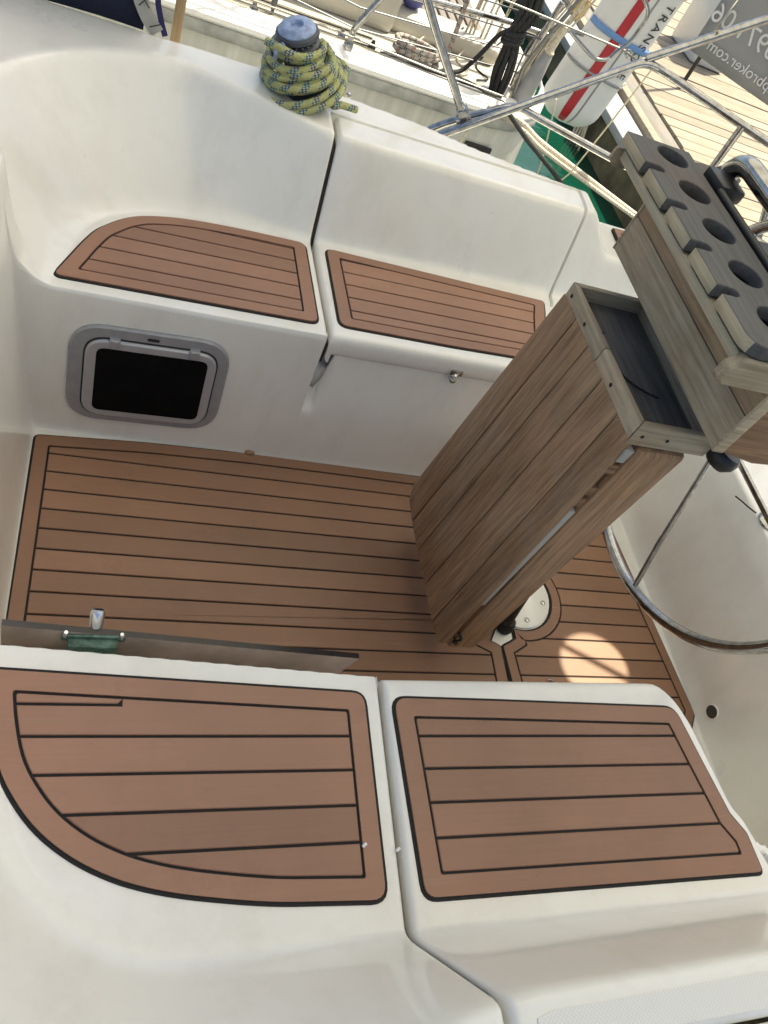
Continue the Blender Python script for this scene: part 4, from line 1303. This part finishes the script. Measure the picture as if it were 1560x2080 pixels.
ped2 = thing("dock_pedestal", (4.3, 6.0, -0.15), "white service pedestal on the dock below the banner", "pedestal")
box("cabinet", (4.05, 5.55, -0.15), (4.42, 6.05, 0.55), M['nbwhite'], ped2, 0.03)
box("door", (4.043, 5.62, -0.05), (4.052, 5.98, 0.45), M['nbwhite'], ped2, 0.004)
tag(tube("dock_pole", [(3.62, 4.85, -0.15), (3.62, 4.85, 1.0)], 0.016, M['black'], None, 10), "thin black pole standing on the dock", "pole")

# ------------------------------------------------------------------ neighbouring boat
nb = thing("neighbour_sailboat", (0.2, 2.9, -0.8), "white sailing boat moored alongside, its deck bright in the sun", "sailboat")
ys = 1.955
hv, hf = [], []
NXS = list(np.linspace(-4, 0.8, 13)) + [0.93, 1.02, 1.10, 1.17, 1.22, 1.25]
off = [0] * 13 + [0.006, 0.03, 0.075, 0.15, 0.25, 0.38]
prof = [(0.030, 0.345), (0.032, 0.30), (0.03, 0.10), (0.06, -0.3), (0.18, -0.7), (0.35, -1.1)]
for x, o_ in zip(NXS, off):
    for dy, z in prof:
        hv.append((x + (0.10 * (0.345 - z) if x > 0.9 else 0) * 0.9, ys + dy + o_, z))
for i in range(len(NXS) - 1):
    for k in range(len(prof) - 1):
        a = i * len(prof) + k
        hf.append((a, a + len(prof), a + len(prof) + 1, a + 1))
# transom
b = len(hv)
for dy in (0.38, 1.4, 2.6):
    for k, (d, z) in enumerate(prof):
        hv.append((1.25 + 0.09 * (0.345 - z), ys + dy + (d if dy < 2 else -d), z))
for i in range(2):
    for k in range(len(prof) - 1):
        a = b + i * len(prof) + k
        hf.append((a, a + len(prof), a + len(prof) + 1, a + 1))
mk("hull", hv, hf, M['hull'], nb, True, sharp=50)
# rubbing strake and gunwale
def sweep(name, prof2, path, mat, parent):
    vs, fs = [], []
    m = len(prof2)
    for i, (x, y) in enumerate(path):
        for dy, z in prof2:
            vs.append((x, y + dy, z))
    for i in range(len(path) - 1):
        for k in range(m - 1):
            a = i * m + k
            fs.append((a, a + m, a + m + 1, a + 1))
    return mk(name, vs, fs, mat, parent, True, sharp=40)
gpath = [(x, ys + o_) for x, o_ in zip(NXS, off)]
sweep("rubbing_strake", [(0.030, 0.345), (0.006, 0.350), (0.0, 0.362), (0.004, 0.392), (0.012, 0.398)], gpath, M['strake'], nb)
sweep("gunwale", [(0.006, 0.396), (0.0, 0.404), (0.004, 0.418), (0.016, 0.425), (0.070, 0.428), (0.086, 0.440), (0.100, 0.440), (0.106, 0.425)], gpath, M['nbwhite'], nb)
dk = [(-4, ys + 0.09)] + [(x - 0.02, y + 0.09) for x, y in gpath] + [(1.24, ys + 2.6), (-4, ys + 2.6)]
slab("deck", dk, lambda x, y, h: (x, y, 0.4255 + h), -0.12, 0.0, M['nbdeck'], nb, 0.004)
box("cabin_side", (-4, 2.30, 0.42), (0.52, 2.62, 0.585), M['nbdeck'], nb, 0.03)
box("cabin_roof", (-4, 2.50, 0.50), (0.40, 4.2, 0.74), M['nbdeck'], nb, 0.05)
box("cockpit_coaming", (0.50, 2.34, 0.42), (1.0, 2.50, 0.50), M['nbdeck'], nb, 0.03)
gr = box("cockpit_grating", (0.60, 2.52, 0.424), (1.02, 3.3, 0.436), M['greymat'], nb, 0.003)
for k in range(9):
    box("slat", (0.615 + k * 0.045, 2.56, 0.436), (0.648 + k * 0.045, 3.25, 0.449), M['slat'], gr, 0.003)
box("grating_rim", (0.59, 2.500, 0.424), (1.03, 2.525, 0.458), M['nbwhite'], nb, 0.004)
box("vent", (0.862, 1.9765, 0.236), (0.985, 1.99, 0.268), M['black'], nb, 0.004)
tube("stanchion", fillet_path([(0.30, 2.043, 0.425), (0.30, 2.043, 0.50), (0.46, 2.043, 0.83)], 0.03, 5), 0.012, M['steel'], nb, 12)
lathe("stanchion_foot", [(0.02, 0), (0.02, 0.015), (0.014, 0.03)], M['steel'], nb, 16, Matrix.Translation((0.30, 2.043, 0.425)))
tube("stanchion", [(0.761, 2.282, 0.425), (0.753, 2.282, 0.552), (0.74, 2.282, 0.80)], 0.010, M['ropegrey'], nb, 10)
tube("push_pit", fillet_path([(0.45, 2.30, 0.585), (0.62, 2.30, 0.594), (0.945, 2.30, 0.622), (1.17, 2.30, 0.628), (1.17, 2.30, 0.685)], 0.02, 5), 0.0125, M['steel'], nb, 12)
tube("push_pit", fillet_path([(1.05, 2.20, 0.43), (1.06, 2.20, 0.63), (1.075, 2.2, 0.78)], 0.02, 5), 0.012, M['steel'], nb, 12)
tube("backstay", [(1.02, 2.10, 0.43), (1.004, 2.10, 0.56), (1.033, 2.10, 0.672), (1.10, 2.10, 0.88)], 0.0085, M['wire'], nb, 10)
for zz, dx in ((0.470, 0.0), (0.487, 0.03)):
    tube("lifeline", [(-1.0, 2.0, zz + 0.012), (0.23, 2.0, zz + 0.004), (0.60, 2.0, zz - 0.012), (0.95, 2.0, zz - 0.02)], 0.0035, M['wire'], nb, 6)
for k in range(8):
    xx = 0.83 + k * 0.026 + random.uniform(-0.006, 0.006)
    tube("halyard", catmull([(xx, 2.40, 0.43), (xx + random.uniform(-0.012, 0.012), 2.40, 0.62), (xx + 0.01, 2.40, 0.80), (xx + 0.02, 2.40, 1.0)], 4), 0.0052, M['cordbeige'], nb, 6)
for k in range(9):
    xx = 1.06 + 0.012 * k + random.uniform(-0.01, 0.01)
    tube("halyard", catmull([(xx - 0.02, 2.22, 0.43), (xx + random.uniform(-0.03, 0.01), 2.22, 0.60), (xx + 0.05, 2.24, 0.76), (xx + 0.11, 2.26, 0.95)], 4), random.uniform(0.004, 0.007), M['cordbeige'] if k % 3 else M['ropegrey'], nb, 6)
for k in range(6):
    x0 = 0.60 + 0.09 * k
    tube("deck_line", catmull([(x0, 2.10 + 0.02 * k, 0.431), (x0 + 0.06, 2.20, 0.434), (x0 + 0.03, 2.30, 0.432), (x0 + 0.14, 2.42, 0.505)], 5), 0.004, M['ropeblack'] if k % 2 else M['cordbeige'], nb, 6)
for k in range(4):
    tube("wire", [(-0.9, 2.05 + 0.07 * k, 0.62 + 0.05 * k), (0.30, 2.05, 0.50 + 0.07 * k), (1.06, 2.19, 0.50 + 0.07 * k)], 0.0028, M['winchdark'], nb, 6)
# small fittings and lines scattered on the sunlit side deck
for k in range(7):
    x = -0.35 + k * 0.155 + random.uniform(-0.03, 0.03)
    yy = 2.09 + random.uniform(0, 0.06)
    lathe("deck_fitting", [(0.016, 0), (0.015, 0.012), (0.008, 0.022), (0.006, 0.032)], M['black'] if k % 2 else M['steel'], nb, 12, Matrix.Translation((x, yy, 0.425)))
for k in range(5):
    yy = 2.075 + 0.035 * k
    tube("deck_line", catmull([(-0.6, yy, 0.431), (-0.2, yy + random.uniform(-0.02, 0.02), 0.431), (0.12, yy + random.uniform(-0.02, 0.02), 0.431), (0.42, yy + random.uniform(-0.01, 0.03), 0.431)], 5), 0.0035, M['ropeblack'] if k % 2 else M['cordbeige'], nb, 6)
tube("shroud", [(0.02, 2.12, 0.425), (0.015, 2.12, 0.60), (0.0, 2.13, 1.1)], 0.0065, M['winchdark'], nb, 8)
lathe("shroud_turnbuckle", [(0.006, 0), (0.011, 0.02), (0.013, 0.07), (0.010, 0.11), (0.005, 0.13)], M['winchdark'], nb, 12, Matrix.Translation((0.019, 2.12, 0.44)))

def coil(name, c, rx, ry, n, r, mat, label, z0=0.0, dz=0.004, jitter=0.012, axis='Z'):
    pts = []
    for k in range(int(n * 22)):
        a = 2 * math.pi * k / 22
        j = 1 + jitter * 5 * math.sin(1.7 * a + k * 0.11)
        pts.append(Vector((c[0] + rx * j * math.cos(a) + 0.01 * math.sin(a * 0.37), c[1] + ry * j * math.sin(a), c[2] + z0 + dz * k / 22 + 0.006 * math.sin(a * 0.73))))
    return tag(tube(name, pts, r, mat, None, 8), label, "rope")
coil("rope_coil", (0.585, 2.13, 0.440), 0.085, 0.050, 5, 0.0095, M['ropegrey'], "coil of speckled grey rope lying on the neighbouring deck", 0, 0.010)
tag(tube("rope", catmull([(0.43, 2.07, 0.437), (0.50, 2.065, 0.440), (0.60, 2.075, 0.437), (0.70, 2.08, 0.442), (0.80, 2.085, 0.438), (0.88, 2.05, 0.438), (0.95, 2.06, 0.436)], 6), 0.0115, M['ropeblack'], None, 8),
    "dark rope running along the neighbouring boat's deck edge", "rope")
# hanging black hank
hank = thing("hanging_rope_hank", (0.95, 2.12, 0.42), "long black rope hank tied up and hanging at the neighbour's stern", "rope")
axis = [Vector(p) for p in ((0.930, 2.13, 0.79), (0.938, 2.13, 0.72), (0.920, 2.13, 0.650), (0.935, 2.13, 0.58), (0.945, 2.13, 0.50), (0.955, 2.13, 0.425))]
for k in range(9):
    a = 2 * math.pi * k / 9
    w = [0.030, 0.034, 0.020, 0.028, 0.036, 0.026]
    pts = [p + Vector((math.cos(a) * ww, math.sin(a) * ww * 0.7, 0.004 * math.sin(a * 3))) for p, ww in zip(axis, w)]
    tube("strand", catmull(pts, 5), 0.0095, M['ropeblack'], hank, 8)
for z, rr in ((0.648, 0.034), (0.632, 0.034), (0.618, 0.036)):
    tube("lashing", [(0.922 + rr * math.cos(k * math.pi / 10), 2.13 + rr * 0.8 * math.sin(k * math.pi / 10), z + 0.010 * math.cos(k * math.pi / 10)) for k in range(20)], 0.0095, M['ropeblack'], hank, 8, closed=True)
tube("lead", catmull([(0.91, 2.12, 0.66), (0.87, 2.14, 0.62), (0.83, 2.15, 0.52), (0.79, 2.15, 0.45), (0.74, 2.13, 0.437)], 6), 0.009, M['ropeblack'], hank, 8)

# violet bag hanging from the boom end
bag = bmesh.new()
bmesh.ops.create_uvsphere(bag, u_segments=20, v_segments=14, radius=1)
for v in bag.verts:
    p = v.co.copy()
    k = 1 + 0.10 * math.sin(7 * p.x + 3 * p.z) + 0.06 * math.sin(11 * p.y)
    v.co = Vector((0.575 + 0.066 * p.x * k - 0.022 * p.z, 2.45 + 0.075 * p.y * k, 0.625 + 0.135 * p.z))
tag(bm_obj("canvas_bag", bag, M['violet']), "violet blue canvas bag standing on the neighbouring deck", "bag")

# grey cylinder fitting
gc = thing("grey_canister", (1.06, 2.1, 0.44), "tapered grey plastic canister standing at the neighbour's stern", "canister")
mtx = Matrix.Translation((1.052, 2.1, 0.44)) @ Matrix.Rotation(math.radians(6), 4, 'Y')
lathe("body", [(0.030, -0.012), (0.038, 0.01), (0.034, 0.10), (0.022, 0.185), (0.018, 0.195)], M['greyplastic'], gc, 28, mtx)
lathe("collar", [(0.020, 0.193), (0.021, 0.20), (0.014, 0.21), (0.012, 0.30)], M['cordbeige'], gc, 20, mtx)

# ------------------------------------------------------------------ white covered lifebuoy with red stripe
lb = thing("lifebuoy_cover", (1.52, 2.55, 0.24), "white vinyl covered lifebuoy with a red stripe and blue straps", "lifebuoy")
a0, a1 = Vector((1.515, 2.55, 0.235)), Vector((1.612, 2.55, 1.02))
ax = (a1 - a0).normalized()
sx = Vector((0, 1, 0)).cross(ax).normalized()
sy = ax.cross(sx).normalized()
BR1, BR2 = 0.158, 0.085
def buoy_pt(u, ang, lift=0.0):
    """u along the length 0..1, ang around"""
    L = (a1 - a0).length
    e = min(1.0, u / 0.13, (1 - u) / 0.13)
    k = math.sqrt(max(0.0, 1 - (1 - e) ** 2)) if e < 1 else 1.0
    k = max(k, 0.02)
    c, s = math.cos(ang), math.sin(ang)
    c2, s2 = math.copysign(abs(c) ** 0.8, c), math.copysign(abs(s) ** 0.8, s)
    return a0 + ax * (L * u) + sx * ((BR1 * k + lift) * c2) + sy * ((BR2 * k + lift) * s2)
vs, fs = [], []
nu, nv = 40, 48
for i in range(nu + 1):
    for j in range(nv):
        vs.append(buoy_pt(i / nu, 2 * math.pi * j / nv))
for i in range(nu):
    for j in range(nv):
        fs.append((i * nv + j, i * nv + (j + 1) % nv, (i + 1) * nv + (j + 1) % nv, (i + 1) * nv + j))
fs += [tuple(range(nv)), tuple(nu * nv + j for j in range(nv))]
mk("cover", vs, fs, M['buoy'], lb, True)
FACE = -1 if (buoy_pt(0.5, math.pi / 2) - Vector(CP)).length > (buoy_pt(0.5, -math.pi / 2) - Vector(CP)).length else 1
def wrap_strip(name, u0, u1, c0, c1, mat, lift, nn=24, mm=6):
    """strip on the face towards the cockpit; c0, c1 are positions across (-1..1)"""
    vs, fs = [], []
    for i in range(nn + 1):
        for j in range(mm + 1):
            u = u0 + (u1 - u0) * i / nn
            c = c0 + (c1 - c0) * j / mm
            vs.append(buoy_pt(u, FACE * math.acos(max(-1, min(1, c))), lift))
    for i in range(nn):
        for j in range(mm):
            a = i * (mm + 1) + j
            fs.append((a, a + mm + 1, a + mm + 2, a + 1))
    o = mk(name, vs, fs, mat, lb, True)
    s = o.modifiers.new("thick", 'SOLIDIFY'); s.thickness = 0.003; s.offset = 0
    return o
tube("holder", fillet_path([(1.20, 2.52, 0.425), (1.22, 2.53, 0.60), (1.56, 2.55, 0.62)], 0.05, 5), 0.012, M['steel'], lb, 10)
wrap_strip("red_stripe", 0.035, 0.98, -0.36, -0.10, M['red'], 0.003)
wrap_strip("grey_piping", 0.035, 0.98, 0.02, 0.05, M['greyplastic'], 0.002)
wrap_strip("blue_strap", 0.525, 0.558, -1, 1, M['bluestrap'], 0.006, 3, 30)
wrap_strip("blue_strap", 0.845, 0.885, -1, 1, M['bluestrap'], 0.006, 3, 30)
wrap_strip("shock_cord", 0.325, 0.338, -1, 1, M['greyplastic'], 0.006, 2, 30)

def text_mesh(name, body, size, mat, mtx, parent, mirror=False, extrude=0.0008, spacing=1.0):
    cu = bpy.data.curves.new(name, 'FONT')
    cu.body = body
    cu.size = size
    cu.extrude = extrude
    cu.space_character = spacing
    tmp = bpy.data.objects.new("tmp_text", cu)
    COL.objects.link(tmp)
    dg = bpy.context.evaluated_depsgraph_get()
    me = bpy.data.meshes.new_from_object(tmp.evaluated_get(dg))
    bpy.data.objects.remove(tmp)
    if mirror:
        me.transform(Matrix.Diagonal((-1, 1, 1, 1)))
        me.flip_normals()
    me.transform(mtx)
    me.materials.clear(); me.materials.append(mat)
    return ob(name, me, parent)
# lettering runs down the cover beside the stripe
def buoy_text(body, u_start, c, size):
    p = buoy_pt(u_start, FACE * math.acos(c), 0.004)
    px = (buoy_pt(u_start - 0.05, FACE * math.acos(c), 0.004) - p).normalized()
    q = buoy_pt(u_start, FACE * math.acos(c - 0.12), 0.004)
    py = (q - p); py = (py - px * py.dot(px)).normalized()
    pz = px.cross(py)
    if pz.dot(Vector(CP) - p) < 0:
        py = -py; pz = -pz
    mt = Matrix(((px.x, py.x, pz.x, p.x), (px.y, py.y, pz.y, p.y), (px.z, py.z, pz.z, p.z), (0, 0, 0, 1)))
    return text_mesh("lettering", body, size, M['ink'], mt, lb, False, 0.0006, 1.25)
buoy_text("TRANSOCE", 0.80, 0.34, 0.056)
tag(tube("yellow_clip", [(1.262 + 0.020 * math.cos(k * math.pi / 10), 2.40, 0.735 + 0.033 * math.sin(k * math.pi / 10)) for k in range(20)], 0.011, M['yellow'], None, 10, closed=True),
    "yellow plastic ring hanging beside the white lifebuoy cover", "ring")

# stainless wire basket holding the lifebuoy on our rail and a slanting line
wb = thing("lifebuoy_bracket", (1.0, 1.75, 0.78), "bent stainless wire bracket in front of the white lifebuoy cover", "bracket")
tube("wire_loop", catmull([(0.932, 1.75, 0.830), (0.97, 1.75, 0.814), (1.05, 1.75, 0.785), (1.084, 1.75, 0.782), (1.115, 1.75, 0.796), (1.13, 1.75, 0.827), (1.155, 1.75, 0.872), (1.165, 1.75, 0.933), (1.152, 1.75, 0.972), (1.08, 1.75, 1.02)], 6), 0.0068, M['steel'], wb, 10)
tube("stay_line", [(0.35, 1.75, 0.842), (0.763, 1.75, 0.842), (1.151, 1.75, 0.837), (1.19, 1.70, 0.836), (1.04, 1.31, 0.955)], 0.0035, M['wire'], wb, 6)
tube("shackle", [(1.165 + 0.012 * math.cos(k * math.pi / 6), 1.735 + 0.008 * math.sin(k * math.pi / 6), 0.836 + 0.010 * math.sin(k * math.pi / 6)) for k in range(12)], 0.0035, M['steel'], wb, 6, closed=True)

# ------------------------------------------------------------------ mooring lines
tag(tube("mooring_line", catmull([(0.865, 1.93, 0.44), (0.92, 1.75, 0.50), (1.044, 1.75, 0.453), (1.324, 1.74, 0.377), (1.60, 1.72, 0.306), (1.95, 1.40, 0.30)], 8), 0.0105, M['ropewhite'], None, 10),
    "thick off-white mooring rope slanting from the neighbour's stern", "rope", "mooring ropes between the two sterns")
tag(tube("mooring_line", catmull([(0.875, 1.92, 0.44), (0.93, 1.73, 0.485), (1.06, 1.73, 0.435), (1.34, 1.72, 0.362), (1.61, 1.70, 0.298), (1.95, 1.37, 0.30)], 8), 0.0085, M['ropewhite'], None, 10),
    "thinner second off-white rope just under the thick mooring rope", "rope", "mooring ropes between the two sterns")
tag(tube("black_line", catmull([(0.80, 1.62, 0.568), (0.90, 1.60, 0.512), (0.99, 1.60, 0.467), (1.12, 1.595, 0.399), (1.30, 1.42, 0.31)], 6), 0.0085, M['rubber'], None, 8),
    "black rubber line dropping behind the far coaming", "line")
tag(tube("thin_line", [(1.262, 1.70, 0.845), (1.23, 1.70, 0.619), (1.195, 1.70, 0.404), (1.150, 1.70, 0.31)], 0.0034, M['cordpale'], None, 6),
    "thin pale yellow cord stretched down past the stern rail", "cord")
tag(tube("white_cord", [(1.255, 2.2, 0.45), (1.345, 2.2, 0.179), (1.40, 2.2, -0.10)], 0.0038, M['ropewhite'], None, 6),
    "thin white cord hanging from the lifebuoy down to the water", "cord")
tag(tube("tan_cord", [(0.575, 1.338, 0.645), (0.548, 1.345, 0.52), (0.54, 1.35, 0.30)], 0.0042, M['cordbeige'], None, 6), "short tan cord hanging under the stern rail clamp", "cord")
for k in range(5):
    x = 2.72 + 0.02 * k
    pts = [(2.95 - 0.03 * k, 4.5 - 0.03 * k, -0.14), (2.72 - 0.02 * k, 4.36 - 0.04 * k, -0.22), (2.62, 4.25 - 0.05 * k, -0.42 - 0.02 * k), (2.60 + 0.02 * k, 4.10 + 0.04 * k, -0.62)]
    tag(tube("frayed_rope", catmull(pts, 5), 0.009, M['cordbeige'], None, 6), "frayed beige rope hanging over the dock edge, " + ["leftmost strand", "second strand from the left", "middle strand", "second strand from the right", "rightmost strand"][k], "rope", "frayed ropes on the dock edge")

# ------------------------------------------------------------------ banner hung outside the stern rail, seen from behind
ban = thing("sale_banner", (1.6, 1.75, 0.88), "grey banner seen from behind, its pale lettering reversed, outside the stern rail", "banner")
bl, br = Vector((1.472, 1.883, 0.88)), Vector((1.723, 1.625, 0.88))
bd = (br - bl).normalized()
bw, bh = 1.15, 0.62
bn = Vector((-bd.y, bd.x, 0))
if bn.dot(Vector(CP) - bl) < 0:
    bn = -bn
vs, fs = [], []
for i in range(25):
    for j in range(9):
        u, w = bw * i / 24, bh * j / 8
        vs.append(bl + bd * u + Vector((0, 0, w)) + bn * (0.006 * math.sin(9 * u + 2 * w) - 0.004))
for i in range(24):
    for j in range(8):
        a = i * 9 + j
        fs.append((a, a + 9, a + 10, a + 1))
o = mk("cloth", vs, fs, M['banner'], ban, True)
s = o.modifiers.new("thick", 'SOLIDIFY'); s.thickness = 0.002
# back side shows the print through, reversed
zx = bd
def ban_mtx(u, w):
    p = bl + bd * u + Vector((0, 0, w)) + bn * 0.006
    return Matrix(((zx.x, 0, bn.x, p.x), (zx.y, 0, bn.y, p.y), (0, 1, bn.z, p.z), (0, 0, 0, 1)))
for body, size, u, w in (("chipbroker.com", 0.052, 0.385, 0.034), ("0971", 0.086, 0.275, 0.112), ("06", 0.086, 0.085, 0.112), ("82", 0.086, 0.085, 0.215)):
    text_mesh("lettering", body, size, M['bannertext'], ban_mtx(u, w), ban, True, 0.0005, 1.0)
tube("tie", catmull([(1.10, 1.322, 1.04), (1.14, 1.34, 1.08), (1.30, 1.55, 1.30), (1.47, 1.88, 1.49)], 5), 0.003, M['wire'], ban, 6)
tube("tie", [(1.128, 1.318 + 0.0, 1.06), (1.14, 1.33, 1.09), (1.13, 1.30, 1.10)], 0.004, M['cordpale'], ban, 6)

print("scene objects:", len(bpy.data.objects))
